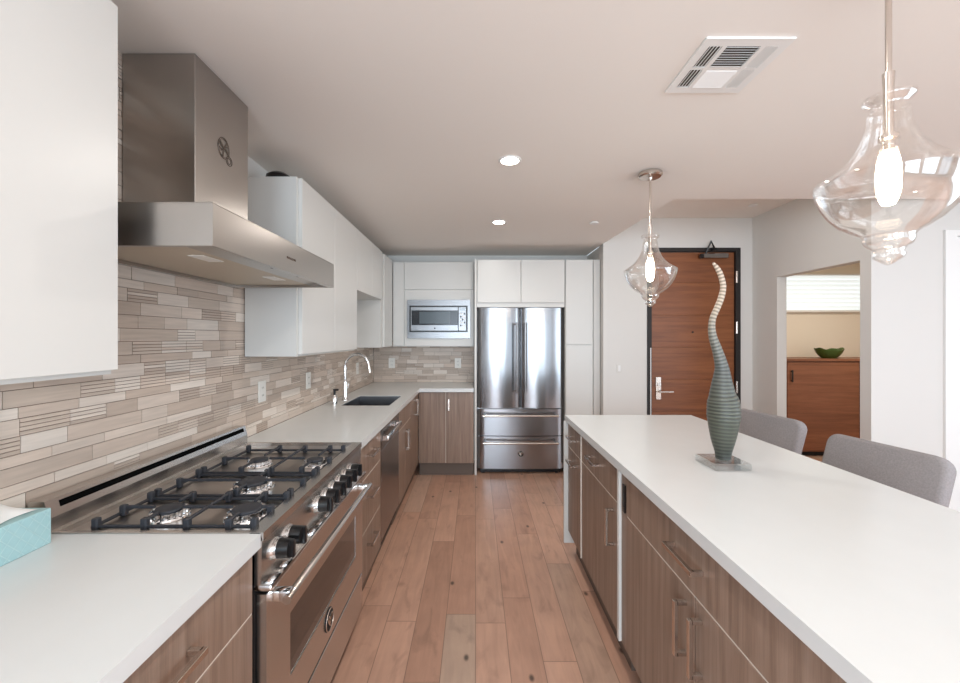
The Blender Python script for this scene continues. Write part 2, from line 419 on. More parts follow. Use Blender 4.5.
st(MB().box(XL - .1, XW + .8, YW - .1, 5.35, -0.08, 0), 'floor', M['oak'], 'reddish brown oak plank floor running down the kitchen aisle', 'floor')
mb = MB()
mb.prism([(XL, YW), (XW, YW), (XW, 2.766), (1.378, 2.766), (1.30, 4.12), (1.30, YB), (XL, YB)], 'z', ZC, ZH + .12)
st(mb, 'ceiling', M['ceiling'], 'white lowered ceiling over the kitchen', 'ceiling')
st(MB().box(1.30, XW, 2.77, YE + .15, ZH, ZH + .12), 'ceiling_entry', M['ceiling'], 'higher white ceiling in front of the entry door', 'ceiling')
st(MB().cells([YW, -3.0, -.8, YB], [0, .15, 2.32, ZC], lambda i, j: not (i == 1 and j == 1), 'x', XL - .1, XL), 'wall_left', M['wall'], 'painted wall behind the range and sink counter', 'wall')
st(MB().box(XL - .1, 1.42, YB, YB + .1, 0, ZC), 'wall_back', M['wall'], 'painted wall behind the refrigerator', 'wall')
st(MB().box(1.307, 1.42, YE + .15, YB, 0, ZC), 'wall_pantry', M['wall'], 'short wall return beside the white pantry', 'wall')
# entry wall with door opening
DX0, DX1, DZ = 1.754, 2.705, 2.352
mb = MB().cells([1.307, DX0, DX1, XR + .12], [0, DZ, ZH], lambda i, j: not (i == 1 and j == 0), 'y', YE, YE + .15)
st(mb, 'wall_entry', M['wall'], 'off-white wall around the wooden entry door', 'wall')
# right wall with the passage opening
OY0, OY1, OZ = 2.944, 3.755, 2.003
mb = MB().cells([2.86, OY0, OY1, YE], [0, OZ, ZH], lambda i, j: not (i == 1 and j == 0), 'x', XR, XR + .09)
st(mb, 'wall_right', M['wall'], 'off-white wall with the open doorway to the hall', 'wall')
# wall that faces the camera, with the white door
PX0, PX1, PZ = 3.345, 4.35, 2.196
mb = MB().cells([XR + .09, PX0, PX1, XW], [0, PZ, ZH], lambda i, j: not (i == 1 and j == 0), 'y', 2.86, 2.94)
st(mb, 'wall_dining', M['wall'], 'off-white wall between the hall doorway and the white door', 'wall')
mb = MB().cells([YW, -2.4, 1.2, 2.94], [0, .15, 2.3, ZC], lambda i, j: not (i == 1 and j == 1), 'x', XW, XW + .1)
st(mb, 'wall_side', M['wall'], 'living room wall with a wide window', 'wall')
mb = MB().cells([XL, -1.0, .6, .9, 2.5, 2.8, 4.4, XW], [0, .15, 2.32, ZC], lambda i, j: not (i in (1, 3, 5) and j == 1), 'y', YW - .1, YW)
st(mb, 'wall_rear', M['wall'], 'living room wall with three tall windows', 'wall')
n = 1
for x0, x1 in ((-1.0, .6), (.9, 2.5), (2.8, 4.4)):
    f = MB().cells([x0, x0 + .05, (x0 + x1) / 2 - .025, (x0 + x1) / 2 + .025, x1 - .05, x1], [.15, .2, 2.27, 2.32],
                   lambda i, j: not (i in (1, 3) and j == 1), 'y', YW - .07, YW - .02).build('window_%d' % n, M['dark'], smooth=False)
    struct(f, 'tall dark framed living room window', 'window'); n += 1
f = MB().cells([-3.0, -2.95, -1.925, -1.875, -.85, -.8], [.15, .2, 2.27, 2.32], lambda i, j: not (i in (1, 3) and j == 1), 'x', XL - .07, XL - .02).build('window_5', M['dark'], smooth=False)
struct(f, 'dark framed window on the range wall behind the camera', 'window')
# hall beyond the passage
st(MB().box(XR + .09, XW + .8, 5.25, 5.35, 0, ZC), 'wall_hall', M['hall'], 'cream hall wall behind the walnut cabinet', 'wall')
st(MB().box(XW + .7, XW + .8, 2.94, 5.25, 0, ZC), 'wall_hall_end', M['hall'], 'cream end wall of the hall', 'wall')
st(MB().box(XR + .0, XR + .09, YE + .15, 5.25, 0, ZC), 'wall_hall_side', M['hall'], 'cream side wall of the hall', 'wall')
st(MB().box(XR + .09, XW + .8, 2.94, 5.35, ZC, ZC + .1), 'ceiling_hall', M['hall'], 'cream ceiling of the hall', 'ceiling')
# warm fill light added under the hall ceiling, without a fixture
area('hall_fill', (4.2, 3.9, 2.34), (0, 0, 0), .4, .4, 18, (1.0, .91, .78))

# ---- mosaic backsplash
PAL = [srgb(208, 193, 180), srgb(198, 182, 168), srgb(216, 203, 191), srgb(190, 173, 159), srgb(204, 187, 173), srgb(184, 168, 155), srgb(220, 209, 198)]
def mosaic(name, axis, u0, u1, z0, z1, face, sgn, seed, clip, mat, grout, label):
    """strips of stone of three heights, some of them bundles of four thin rods; clip(z) gives the span of u a course covers"""
    rnd = random.Random(seed); rects = []; z = z0; last = 0
    while z < z1 - .004:
        k = rnd.choice((0, 1, 0, 2)); 
        if k == last and k != 0: k = 0
        last = k
        h = min((.046, .019, .030)[k], z1 - z)
        u = u0 - rnd.random() * .2
        while u < u1:
            if k == 0 and rnd.random() < .46:
                ln = rnd.choice((.10, .115, .13)); c4 = rnd.choice(PAL)
                for q in range(4):
                    c = c4 if rnd.random() < .85 else rnd.choice(PAL)
                    rects.append((u, u + ln, z + q * h / 4, z + (q + 1) * h / 4, c, .0011))
            else:
                ln = rnd.choice((.12, .16, .20, .26) if k != 1 else (.10, .15, .19))
                rects.append((u, u + ln, z, z + h, rnd.choice(PAL), .0010))
            u += ln
        z += h
    mb = MB(); bm = mb.bm; lay = bm.loops.layers.float_color.new('stone')
    for a, b, c, d, colr, gp in rects:
        lo, hi = clip((c + d) / 2)
        a = max(a, lo); b = min(b, hi)
        if b - a < .006: continue
        a += gp; b -= gp; c += gp; d -= gp
        v = rnd.uniform(.93, 1.05); colr = tuple(x * v for x in colr[:3]) + (1,)
        def P(u, zz, t): 
            return (face + sgn * t, u, zz) if axis == 'x' else (u, face + sgn * t, zz)
        T = .009 + rnd.uniform(-.0006, .0006)
        fr = [bm.verts.new(P(*p, T)) for p in ((a, c), (b, c), (b, d), (a, d))]
        bk = [bm.verts.new(P(*p, .001)) for p in ((a, c), (b, c), (b, d), (a, d))]
        fs = [bm.faces.new(fr)] + [bm.faces.new((fr[i], fr[(i + 1) % 4], bk[(i + 1) % 4], bk[i])) for i in range(4)]
        for f in fs:
            for l in f.loops: l[lay] = colr
    o = mb.build(name, mat, smooth=False)
    return struct(o, label, 'backsplash')
M['grout'] = plain('grout', srgb(122, 106, 95), 0.85)
UB = 1.345
WL = -1.19   # stone face
mosaic('wall_left_tile', 'x', .1, YB, .914, ZC, XL, 1, 7, lambda z: (.1, YB - .01) if z < UB + .02 else (.99, 2.075), M['tile'], M['grout'], 'beige stone strip mosaic behind the range and sink')
mosaic('wall_back_tile', 'y', XL + .01, -.018, .914, 1.40, YB, -1, 11, lambda z: (XL + .01, -.018), M['tile'], M['grout'], 'grey beige stone strip mosaic under the microwave')
mb = MB().box(XL, XL + .006, .1, YB, .90, UB + .02).box(XL, XL + .006, .99, 2.075, UB + .02, ZC - .001)
st(mb, 'wall_left_surface', M['grout'], 'grout between the beige stone strips', 'grout')
st(MB().box(XL, -.018, YB - .006, YB, .90, 1.40), 'wall_back_surface', M['grout'], 'grout between the grey stone strips', 'grout')

# ---------------------------------------------------------------- cabinet helper
class Fr:
    """local frame of a cabinet run: s along the run, d out of the face (0 = door front)"""
    def __init__(self, kind, face): self.kind = kind; self.face = face
    def box(self, mb, s0, s1, d0, d1, z0, z1, bev=0.0):
        f = self.face
        if self.kind == '+x': mb.box(f + d0, f + d1, s0, s1, z0, z1, bev)
        elif self.kind == '-x': mb.box(f - d0, f - d1, s0, s1, z0, z1, bev)
        else: mb.box(s0, s1, f - d0, f - d1, z0, z1, bev)
    def p(self, s, d, z):
        f = self.face
        return {'+x': (f + d, s, z), '-x': (f - d, s, z), '-y': (s, f - d, z)}[self.kind]
def pull(fr, parent, s0, s1, z0, z1, mat=None):
    """square-section bar pull on two square posts; vertical when z differs"""
    mb = MB(); t = .007
    if abs(z1 - z0) < 1e-6:
        fr.box(mb, s0, s1, .026, .038, z0 - t, z0 + t, .001)
        for a in (s0, s1 - .012): fr.box(mb, a, a + .012, 0, .030, z0 - t, z0 + t, .001)
    else:
        fr.box(mb, s0 - t, s0 + t, .026, .038, z0, z1, .001)
        for a in (z0, z1 - .012): fr.box(mb, s0 - t, s0 + t, 0, .030, a, a + .012, .001)
    return mb.build('handle', mat or M['nickel'], parent)
G2 = .0026
def base_cabinet(fr, s0, s1, depth, label, fronts, group=None, kick=.145, top=.876, carc=None, wood_m=None, kick_d=.055, body_top=None):
    """fronts: (kind, s0, s1, z0, z1, pull or None)"""
    base = fr.p((s0 + s1) / 2, -depth / 2, 0)
    t = thing('base_cabinet', label, 'cabinet', base, group)
    mb = MB(); fr.box(mb, s0, s1, -depth, -.020, kick, body_top or top)
    for k, a, b_, c, d, pl in fronts:
        if d < .86: fr.box(mb, a + .003, b_ - .003, -.021, -.0015, d - G2 + .0004, d + G2 - .0004)
        if any(abs(q[1] - b_) < 1e-6 and q[4] - q[3] > .3 for q in fronts) and d - c > .3: fr.box(mb, b_ - G2 + .0004, b_ + G2 - .0004, -.021, -.004, c + .003, d - .003)
    mb.build('body', carc or M['carcass'], t, smooth=False)
    mb = MB(); fr.box(mb, s0, s1, -depth + .02, -kick_d, 0, kick); mb.build('toe_kick', M['kick'], t, smooth=False)
    for k, a, b, c, d, pl in fronts:
        mb = MB(); fr.box(mb, a + G2, b - G2, -.0195, 0, c + G2, d - G2, .0012)
        p = mb.build(k, wood_m or M['cab'], t)
        if pl: pull(fr, p, *pl)
    return t

# ---------------------------------------------------------------- left run
FL = Fr('+x', -.585)
ZD = .705
base_cabinet(FL, .10, .43, .585, 'walnut base cabinet of drawers at the near end of the counter, before the wider one',
             [('drawer', .10, .43, ZD, .873, (.20, .33, .79, .79)), ('door', .10, .43, .148, ZD, (.39, .39, .50, .66))])
base_cabinet(FL, .43, 1.052, .585, 'walnut base cabinet beside the range, under the counter with the tissue box',
             [('drawer', .43, 1.052, .711, .873, (.66, .82, .795, .795)), ('drawer', .43, 1.052, .43, .711, (.66, .82, .60, .60)), ('drawer', .43, 1.052, .148, .43, (.66, .82, .33, .33))])
base_cabinet(FL, 1.985, 2.47, .585, 'narrow walnut three-drawer base cabinet between range and dishwasher',
             [('drawer', 1.985, 2.47, .685, .873, (2.15, 2.30, .797, .797)), ('drawer', 1.985, 2.47, .405, .685, (2.15, 2.30, .573, .573)), ('drawer', 1.985, 2.47, .148, .405, (2.15, 2.30, .318, .318))])
base_cabinet(FL, 3.062, 3.62, .585, 'walnut sink base cabinet with two doors below the faucet',
             [('drawer', 3.062, 3.62, .715, .873, None), ('door', 3.062, 3.341, .148, .715, (3.315, 3.315, .505, .665)), ('door', 3.341, 3.62, .148, .715, (3.367, 3.367, .505, .665))], body_top=.69)
base_cabinet(FL, 3.62, 4.105, .585, 'walnut corner base cabinet with full-height door beyond the sink',
             [('door', 3.62, 3.90, .148, .873, (3.84, 3.84, .69, .84)), ('panel', 3.90, 4.105, .148, .873, None)])
FB = Fr('-y', 4.11)
base_cabinet(FB, -.584, -.020, .55, 'greyed walnut base cabinet with two doors next to the refrigerator',
             [('door', -.583, -.306, .142, .873, None), ('door', -.306, -.020, .142, .873, (-.272, -.272, .69, .81))], kick=.14, kick_d=.07)

# counters
mb = MB().cells([-1.187, -.570], [.10, 1.0615], lambda i, j: True, 'z', .877, .914)
tag(mb.build('countertop', M['quartz'], org=(-.88, .58, .877), smooth=False), 'white quartz countertop holding the tissue box, in front of the range', 'countertop')
SX0, SX1, SY0, SY1 = -1.035, -.66, 3.06, 3.575
xs = [-1.187, SX0, SX1, -.570, -.018]; ys = [1.984, SY0, SY1, 4.086, 4.669]
mb = MB().cells(xs, ys, lambda i, j: not (i == 1 and j == 1) and (i < 3 or j == 3), 'z', .877, .914)
tag(mb.build('countertop', M['quartz'], org=(-.88, 3.3, .877), smooth=False), 'white quartz L-shaped countertop around the sink, running to the refrigerator', 'countertop')

# sink
sk = thing('sink', 'rectangular stainless undermount sink in the far counter', 'sink', (-.83, 3.32, .70))
mb = MB(); t_ = .004
mb.cells([SX0 - .03, SX0, SX1, SX1 + .03], [SY0 - .0015, SY0, SY1, SY1 + .03], lambda i, j: not (i == 1 and j == 1), 'z', .872, .8765)
mb.box(SX0 + .0005, SX0 + t_, SY0 + .0005, SY1 - .0005, .70, .910).box(SX1 - t_, SX1 - .0005, SY0 + .0005, SY1 - .0005, .70, .910)
mb.box(SX0 + t_, SX1 - t_, SY0 + .0005, SY0 + t_, .70, .910).box(SX0 + t_, SX1 - t_, SY1 - t_, SY1 - .0005, .70, .910)
mb.box(SX0, SX1, SY0, SY1, .696, .70)
mb.build('basin', M['sinks'], sk, smooth=False)
MB().lathe([(0, .001), (.03, .001), (.045, .004), (.045, 0)], (-.83, 3.32, .70), 24).build('drain', M['chrome'], sk)
# faucet
fx, fy = -1.085, 3.33
fa = thing('faucet', 'tall chrome gooseneck faucet behind the sink', 'faucet', (fx, fy, .914))
MB().lathe([(0, 0), (.028, 0), (.028, .006), (.024, .012), (.019, .03), (.019, .15), (.0135, .17), (0, .17)], (fx, fy, .914), 24).build('base', M['chrome'], fa)
pts = [(fx, fy, 1.06 + .02 * k) for k in range(8)]
for k in range(1, 17):
    a = math.pi * k / 16 * .94
    pts.append((fx + .098 - .098 * math.cos(a), fy, 1.198 + .098 * math.sin(a)))
MB().tube(pts, .013, 14).build('spout', M['chrome'], fa)
MB().tube([pts[-1], (pts[-1][0] + .004, fy, pts[-1][2] - .03), (pts[-1][0] + .010, fy, pts[-1][2] - .075)], [.0125, .0155, .0145], 14).build('spray_head', M['nickel'], fa)
MB().tube([(fx, fy, .985), (fx, fy + .03, .985), (fx, fy + .045, .992), (fx + .01, fy + .06, 1.05)], [.010, .010, .008, .005], 12).build('lever', M['chrome'], fa)
sx_, sy_ = -1.10, 3.12
sd = thing('soap_dispenser', 'small clear soap dispenser with black pump beside the faucet', 'dispenser', (sx_, sy_, .914))
MB().lathe([(0, 0), (.020, 0), (.021, .06), (.012, .075), (0, .075)], (sx_, sy_, .914), 18).build('bottle', M['chrome'], sd)
mb = MB().cyl((sx_, sy_, .985), (sx_, sy_, 1.03), .009); mb.box(sx_ - .010, sx_ + .032, sy_ - .007, sy_ + .007, 1.02, 1.034, .003)
mb.build('pump', M['black'], sd)

# dishwasher
D0, D1 = 2.474, 3.058
dw = thing('dishwasher', 'dark stainless dishwasher with chrome bar handle under the counter', 'dishwasher', (-.88, 2.766, 0))
MB().box(-1.17, -.608, D0 + .003, D1 - .003, .10, .872).build('body', M['dark'], dw, smooth=False)
MB().box(-.607, -.586, D0 + .004, D1 - .004, .16, .730, .003).build('door', M['steeld'], dw)
cp = MB().box(-.607, -.584, D0 + .004, D1 - .004, .735, .870, .003).build('control_panel', M['steeld'], dw)
MB().box(-.66, -.645, D0 + .01, D1 - .01, 0, .15).build('toe_kick', M['kick'], dw, smooth=False)
mb = MB().box(-.562, -.542, D0 + .03, D1 - .10, .790, .818, .006, 2)
for y in (D0 + .03, D1 - .13): mb.box(-.585, -.545, y, y + .03, .786, .822, .005)
mb.build('handle', M['chrome'], dw)

# ---------------------------------------------------------------- range
RY0, RY1 = 1.062, 1.978
rg = thing('range', 'stainless gas range with five burners and black knobs beneath the hood', 'range', (-.88, 1.52, 0))
MB().box(-1.175, -.5875, RY0, RY1, .10, .895).build('body', M['dark'], rg, smooth=False)
# cooktop with raised rim
mb = MB().box(-1.13, -.600, RY0 + .012, RY1 - .012, .896, .903)
mb.build('cooktop', M['steeltop'], rg, smooth=False)
mb = MB().cells([-1.13, -1.118, -.606, -.563], [RY0, RY0 + .014, RY1 - .014, RY1], lambda i, j: not (i == 1 and j == 1), 'z', .895, .917)
mb.build('rim', M['steelr'], rg, smooth=False)
mb = MB().prism([(-1.183, .917), (-1.128, .917), (-1.128, .955), (-1.140, 1.0), (-1.183, 1.0)], 'y', RY0 - .005, RY1)
bgd = mb.build('backguard', M['steelr'], rg, smooth=False)
dx, dz = (-1.140 + 1.128), (1.0 - .955); L_ = math.hypot(dx, dz); nx, nz_ = dz / L_, -dx / L_
def sl(t, h): return (-1.128 + dx * t + nx * h, .955 + dz * t + nz_ * h)
mb = MB().prism([sl(.42, .0008), sl(.80, .0008), sl(.80, -.004), sl(.42, -.004)], 'y', RY0 + .03, RY1 - .02)
mb.build('vent_slot', M['void'], bgd, smooth=False)
# control panel with bullnose and lip
mb = MB().prism([(-.600, .775), (-.571, .775), (-.566, .90), (-.572, .916), (-.600, .916)], 'y', RY0, RY1)
pn = mb.build('control_panel', M['steelr'], rg)
MB().box(-.600, -.541, RY0, RY1, .758, .776, .006, 2).build('lip_rail', M['chrome'], rg)
for i, y in enumerate((1.135, 1.212, 1.435, 1.509, 1.583, 1.657, 1.730, 1.803)):
    kx, kz = -.570, .838
    k = MB().cyl((kx, y, kz), (kx + .008, y, kz), .031, .030, 24).cyl((kx + .008, y, kz), (kx + .014, y, kz), .0285, .0275, 24).build('knob_ring', M['chrome'], rg)
    mb = MB().cyl((kx + .014, y, kz), (kx + .046, y, kz), .0275, .0255, 20)
    mb.box(kx + .024, kx + .058, y - .007, y + .007, kz - .026, kz + .026, .003)
    mb.build('knob', M['black'], rg)
# oven door
mb = MB().cells([RY0 + .006, 1.205, 1.862, RY1 - .006], [.288, .415, .605, .748], lambda i, j: not (i == 1 and j == 1), 'x', -.584, -.558)
od = mb.build('oven_door', M['steelr'], rg, smooth=False)
MB().box(-.583, -.561, 1.205, 1.862, .415, .605).build('window', M['blackglass'], od, smooth=False)
mb = MB().tube([(-.512, 1.085 + .01 * k, .722) for k in range(0, 86)], .0125, 16)
mb.build('handle', M['nickel'], od)
for y in (1.112, 1.900): MB().box(-.560, -.510, y - .014, y + .014, .706, .738, .006, 2).build('handle_bracket', M['chrome'], od)
dr = MB().box(-.584, -.558, RY0 + .006, RY1 - .006, .105, .276, .002).build('drawer', M['steelr'], rg)
MB().box(-1.15, -.63, RY0 + .02, RY1 - .02, 0, .10).build('toe_kick', M['kick'], rg, smooth=False)
def emblem(parent, c, ax, r, name='badge'):
    """round black badge with a raised bright rim and a winged heart in relief"""
    mb = MB(); P = Vector(c); N = Vector(ax); q = Vector((0, 0, 1)).rotation_difference(N)
    mb.cyl(P, P + N * .004, r, r * .96, 36); b = mb.build(name, M['badge'], parent)
    # in-plane axes
    s = Vector((0, 0, 1)).cross(N); z = Vector((0, 0, 1))
    at = lambda u, v: P + N * .0045 + s * (u * r) + z * (v * r)
    mb = MB(); mb.tube([at(math.cos(a) * .93, math.sin(a) * .93) for a in [2 * math.pi * k / 36 for k in range(37)]], r * .05, 6)
    mb.build('badge_rim', M['nickel'], b)
    mb = MB()
    for sg in (-1, 1):
        mb.tube([at(sg * u, v) for u, v in ((0, -.52), (.28, -.18), (.50, .12), (.52, .38), (.32, .46), (.12, .28), (0, .05))], r * .09, 6)
        mb.tube([at(sg * u, v) for u, v in ((.0, -.3), (.2, .0), (.3, .22))], r * .08, 6)
    mb.build('badge_relief', M['nickel'], b)
emblem(od, (-.558, 1.522, .362), (1, 0, 0), .042)
# burners
for bx, by, r in ((-.915, 1.195, .045), (-.682, 1.195, .050), (-.790, 1.42, .058), (-.905, 1.675, .042), (-.672, 1.675, .040)):
    b = MB().lathe([(r * 1.25, 0), (r * 1.2, .004), (r * .98, .006), (r * .98, .019), (r * .2, .021), (0, .021)], (bx, by, .903), 28).build('burner', M['chrome'], rg)
    mb = MB()
    for k in range(20):
        a = 2 * math.pi * k / 20
        mb.cyl((bx + r * 1.0 * math.cos(a), by + r * 1.0 * math.sin(a), .910), (bx + r * 1.0 * math.cos(a), by + r * 1.0 * math.sin(a), .9225), .0040, seg=6)
    mb.build('flame_ring', M['chrome'], b)
    MB().lathe([(0, .0195), (r * .80, .0195), (r * .82, .022), (r * .78, .025), (r * .5, .0275), (0, .028)], (bx, by, .903), 28).build('burner_cap', M['iron'], b)
# grates
def grate(y0, y1, burners):
    """low cast frame, raised blocks on it and fingers that reach from the blocks towards each burner"""
    mb = MB(); x0, x1 = -1.060, -.602; b = .0045; lo, hi = .908, .934
    def bar(ax, a, c, e, z):
        if ax == 'x': mb.box(a, c, e - b, e + b, z - .009, z, .002)
        else: mb.box(e - b, e + b, a, c, z - .009, z, .002)
    xm = sum(q[0] for q in burners) / len(burners)
    for y in (y0 + .008, y1 - .008): bar('x', x0, x1, y, lo + .009)
    for x in (x0 + .006, x1 - .006): bar('y', y0, y1, x, lo + .009)
    if len(burners) == 2: bar('y', y0, y1, xm, hi)
    def block(x, y, sx, sy): mb.box(x - sx, x + sx, y - sy, y + sy, .903, hi + .002, .003)
    for x in (x0 + .010, xm, x1 - .010):
        for y in (y0 + .010, y1 - .010): block(x, y, .009, .009)
    for bx, by in burners:
        for sg, ye in ((-1, y0 + .010), (1, y1 - .010)):
            reach = by + sg * .042
            if (ye - reach) * sg > .01: bar('y', min(ye, reach), max(ye, reach), bx, hi)
            if len(burners) == 2: block(bx, ye, .009, .009)
        for sg in (-1, 1):
            xe = (x0 + .010 if sg < 0 else x1 - .010) if (len(burners) == 1 or (bx - xm) * sg > 0) else xm
            reach = bx + sg * .042; bar('x', min(xe, reach), max(xe, reach), by, hi)
            if xe != xm: block(xe, by, .009, .009)
    return mb.build('grate', M['iron'], rg)
grate(1.098, 1.305, ((-.915, 1.195), (-.682, 1.195)))
grate(1.313, 1.528, ((-.79, 1.42),))
grate(1.536, 1.862, ((-.905, 1.675), (-.672, 1.675)))

# ---------------------------------------------------------------- hood
HX, HY0, HY1, HZ0, HZ1 = -.70, 1.066, 1.975, 1.680, 1.797
hd = thing('range_hood', 'stainless chimney range hood on the tiled wall above the range', 'hood', (-.95, 1.52, 1.68))
mb = MB().cells([-1.188, -1.17, HX - .018, HX], [HY0, HY0 + .018, HY1 - .018, HY1], lambda i, j: not (i == 1 and j == 1), 'z', HZ0, HZ1 - .004)
mb.box(-1.188, HX, HY0, HY1, HZ1 - .004, HZ1, .001)
cn = mb.build('canopy', M['steelh'], hd, smooth=False)
un = MB().box(-1.169, HX - .12, HY0 + .019, HY1 - .019, HZ0 + .012, HZ0 + .018).build('filter_panel', M['filter'], hd, smooth=False)
mb = MB().prism([(HX - .12, HZ0 + .012), (HX - .12, HZ0 + .018), (HX - .019, HZ0 + .046), (HX - .019, HZ0 + .040)], 'y', HY0 + .019, HY1 - .019)
mb.build('control_strip', M['steelh'], hd, smooth=False)
for y in (1.30, 1.74):
    MB().box(HX - .20, HX - .15, y - .05, y + .05, HZ0 + .010, HZ0 + .0125).build('light_lens', M['plastic'], un, smooth=False)
for y in (1.52, 1.74): MB().cyl((HX - .07, y, HZ0 + .018), (HX - .07, y, HZ0 + .032), .008, seg=14).build('button', M['dark'], hd)
CX = -.943; CY0, CY1 = 1.345, 1.658
MB().box(-1.188, CX, CY0, CY1, HZ1, ZC - .002, .0015).build('chimney', M['steelh'], hd)
# engraved emblem on the chimney
def ring(cy, cz, ry, rz, tilt=0.0, rad=.0012):
    pts = []
    for k in range(29):
        a = 2 * math.pi * k / 28; u, v = ry * math.cos(a), rz * math.sin(a)
        pts.append((CX + .0008, cy + u * math.cos(tilt) - v * math.sin(tilt), cz + u * math.sin(tilt) + v * math.cos(tilt)))
    return pts
mb = MB()
mb.tube(ring(1.497, 2.143, .033, .038), .0016, 6); mb.tube(ring(1.497, 2.143, .028, .033), .0009, 6)
mb.tube(ring(1.530, 2.108, .018, .017), .0014, 6); mb.tube(ring(1.530, 2.108, .010, .010), .0012, 6)
mb.tube([(CX + .0008, 1.475, 2.160), (CX + .0008, 1.490, 2.148), (CX + .0008, 1.510, 2.142), (CX + .0008, 1.528, 2.126)], .0042, 6)
mb.tube([(CX + .0008, 1.492, 2.112), (CX + .0008, 1.497, 2.140), (CX + .0008, 1.514, 2.168)], .0026, 6)
mb.tube([(CX + .0008, 1.470, 2.140), (CX + .0008, 1.486, 2.132), (CX + .0008, 1.505, 2.150), (CX + .0008, 1.522, 2.156)], .0024, 6)
mb.build('emblem', M['engrave'], hd)
text('brand_lettering', 'BERTAZZONI', .012, (HX + .0006, 1.520, 1.733), (R(90), 0, R(90)), M['engrave'], hd)

# ---------------------------------------------------------------- wall cabinets
UZ0, UZ1 = 1.345, 2.262
FU = Fr('+x', -.90)
def wall_cabinet(fr, s0, s1, depth, z0, z1, label, doors, extra=None):
    t = thing('wall_cabinet', label, 'cabinet', fr.p((s0 + s1) / 2, -depth / 2, z0))
    mb = MB(); fr.box(mb, s0, s1, -depth, -.0195, z0, z1); mb.build('body', M['white'], t, smooth=False)
    for a, b, c, d in doors:
        mb = MB(); fr.box(mb, a + .0015, b - .0015, -.019, 0, c, d, .0012); mb.build('door', M['white'], t)
    return t
wall_cabinet(FU, .02, 1.009, .285, 1.343, UZ1 + .006, 'white wall cabinet in front of the hood, over the tissue box', [(.02, .50, 1.354, UZ1 + .006), (.50, 1.009, 1.354, UZ1 + .006)])
wall_cabinet(FU, 2.055, 3.04, .285, UZ0 - .008, UZ1, 'tall-door white wall cabinet just beyond the range hood', [(2.075, 2.56, UZ0 + .002, UZ1), (2.56, 3.04, UZ0 + .002, UZ1)])
wall_cabinet(FU, 3.042, 3.873, .285, 1.797, UZ1, 'short white wall cabinet above the faucet', [(3.042, 3.49, 1.797, UZ1), (3.49, 3.873, 1.797, UZ1)])
wall_cabinet(FU, 3.875, 4.33, .285, UZ0 - .008, UZ1, 'white wall cabinet in the far corner, left of the microwave', [(3.955, 4.33, UZ0 - .004, UZ1)])
# microwave cabinet
FM = Fr('-y', 4.35)
mwc = thing('wall_cabinet', 'white wall cabinet with the built-in microwave', 'cabinet', (-.45, 4.51, 1.337))
mb = MB().cells([-.898, -.70, -.10, -.018], [1.337, 1.455, 1.82, 2.256], lambda i, j: not (i == 1 and j == 1), 'y', 4.366, 4.672)
mb.build('body', M['white'], mwc, smooth=False)
MB().box(-.70, -.10, 4.655, 4.672, 1.455, 1.82).build('back_panel', M['white'], mwc, smooth=False)
MB().box(-.774, -.020, 4.348, 4.365, 1.957, 2.254, .0012).build('door', M['white'], mwc)
mb = MB().cells([-.772, -.70, -.10, -.020], [1.345, 1.455, 1.82, 1.952], lambda i, j: not (i == 1 and j == 1), 'y', 4.348, 4.365)
mb.build('microwave_surround', M['white'], mwc, smooth=False)
MB().box(-.896, -.777, 4.348, 4.365, 1.345, 2.254, .0012).build('filler_panel', M['white'], mwc)
mw = thing('microwave', 'stainless built-in microwave in the white cabinet', 'microwave', (-.40, 4.45, 1.43))
mb = MB().box(-.665, -.13, 4.36, 4.64, 1.475, 1.80); mb.build('case', M['steeld'], mw, smooth=False)
mb = MB().cells([-.738, -.716, -.085, -.058], [1.427, 1.492, 1.780, 1.842], lambda i, j: not (i == 1 and j == 1), 'y', 4.327, 4.347)
mb.build('trim_kit', M['mwsteel'], mw, smooth=False)
mb = MB().box(-.717, -.084, 4.336, 4.347, 1.491, 1.781); mb.build('gasket', M['black'], mw, smooth=False)
md = MB().box(-.701, -.188, 4.318, 4.337, 1.507, 1.765, .003).build('door', M['mwsteel'], mw)
mwn = MB().box(-.690, -.190, 4.3155, 4.319, 1.568, 1.728, .001).build('window', M['mwglass'], md)
MB().box(-.605, -.275, 4.3145, 4.316, 1.585, 1.712).build('mesh_screen', M['mwwin'], mwn, smooth=False)
mc = MB().box(-.184, -.100, 4.318, 4.337, 1.507, 1.765, .003).build('control_panel', M['mwsteel'], mw)
rnd = random.Random(3); mb = MB()
MB().box(-.172, -.107, 4.3165, 4.3182, 1.722, 1.752).build('display', M['blackglass'], mc, smooth=False)
for i in range(3):
    for j in range(5):
        x = -.166 + i * .021; z = 1.555 + j * .032
        MB().box(x, x + .014, 4.3160, 4.3182, z, z + .018, .002).build('button', M['slot'] if (i + j) % 3 == 0 else M['plastic'], mc)
mb = MB().cyl((-.44, 4.3182, 1.534), (-.44, 4.3162, 1.534), .008, seg=20); mb.build('badge', M['badge'], md)

# black dish on top of the cabinet
dk = MB().lathe([(0, 0), (.058, 0), (.064, .012), (.060, .028), (.040, .042), (.015, .048), (0, .049)], (-1.045, 2.125, UZ1), 28).build('dish', M['black'], org=(-1.045, 2.125, UZ1))
tag(dk, 'low black upturned dish on top of the white wall cabinet near the hood', 'dish')

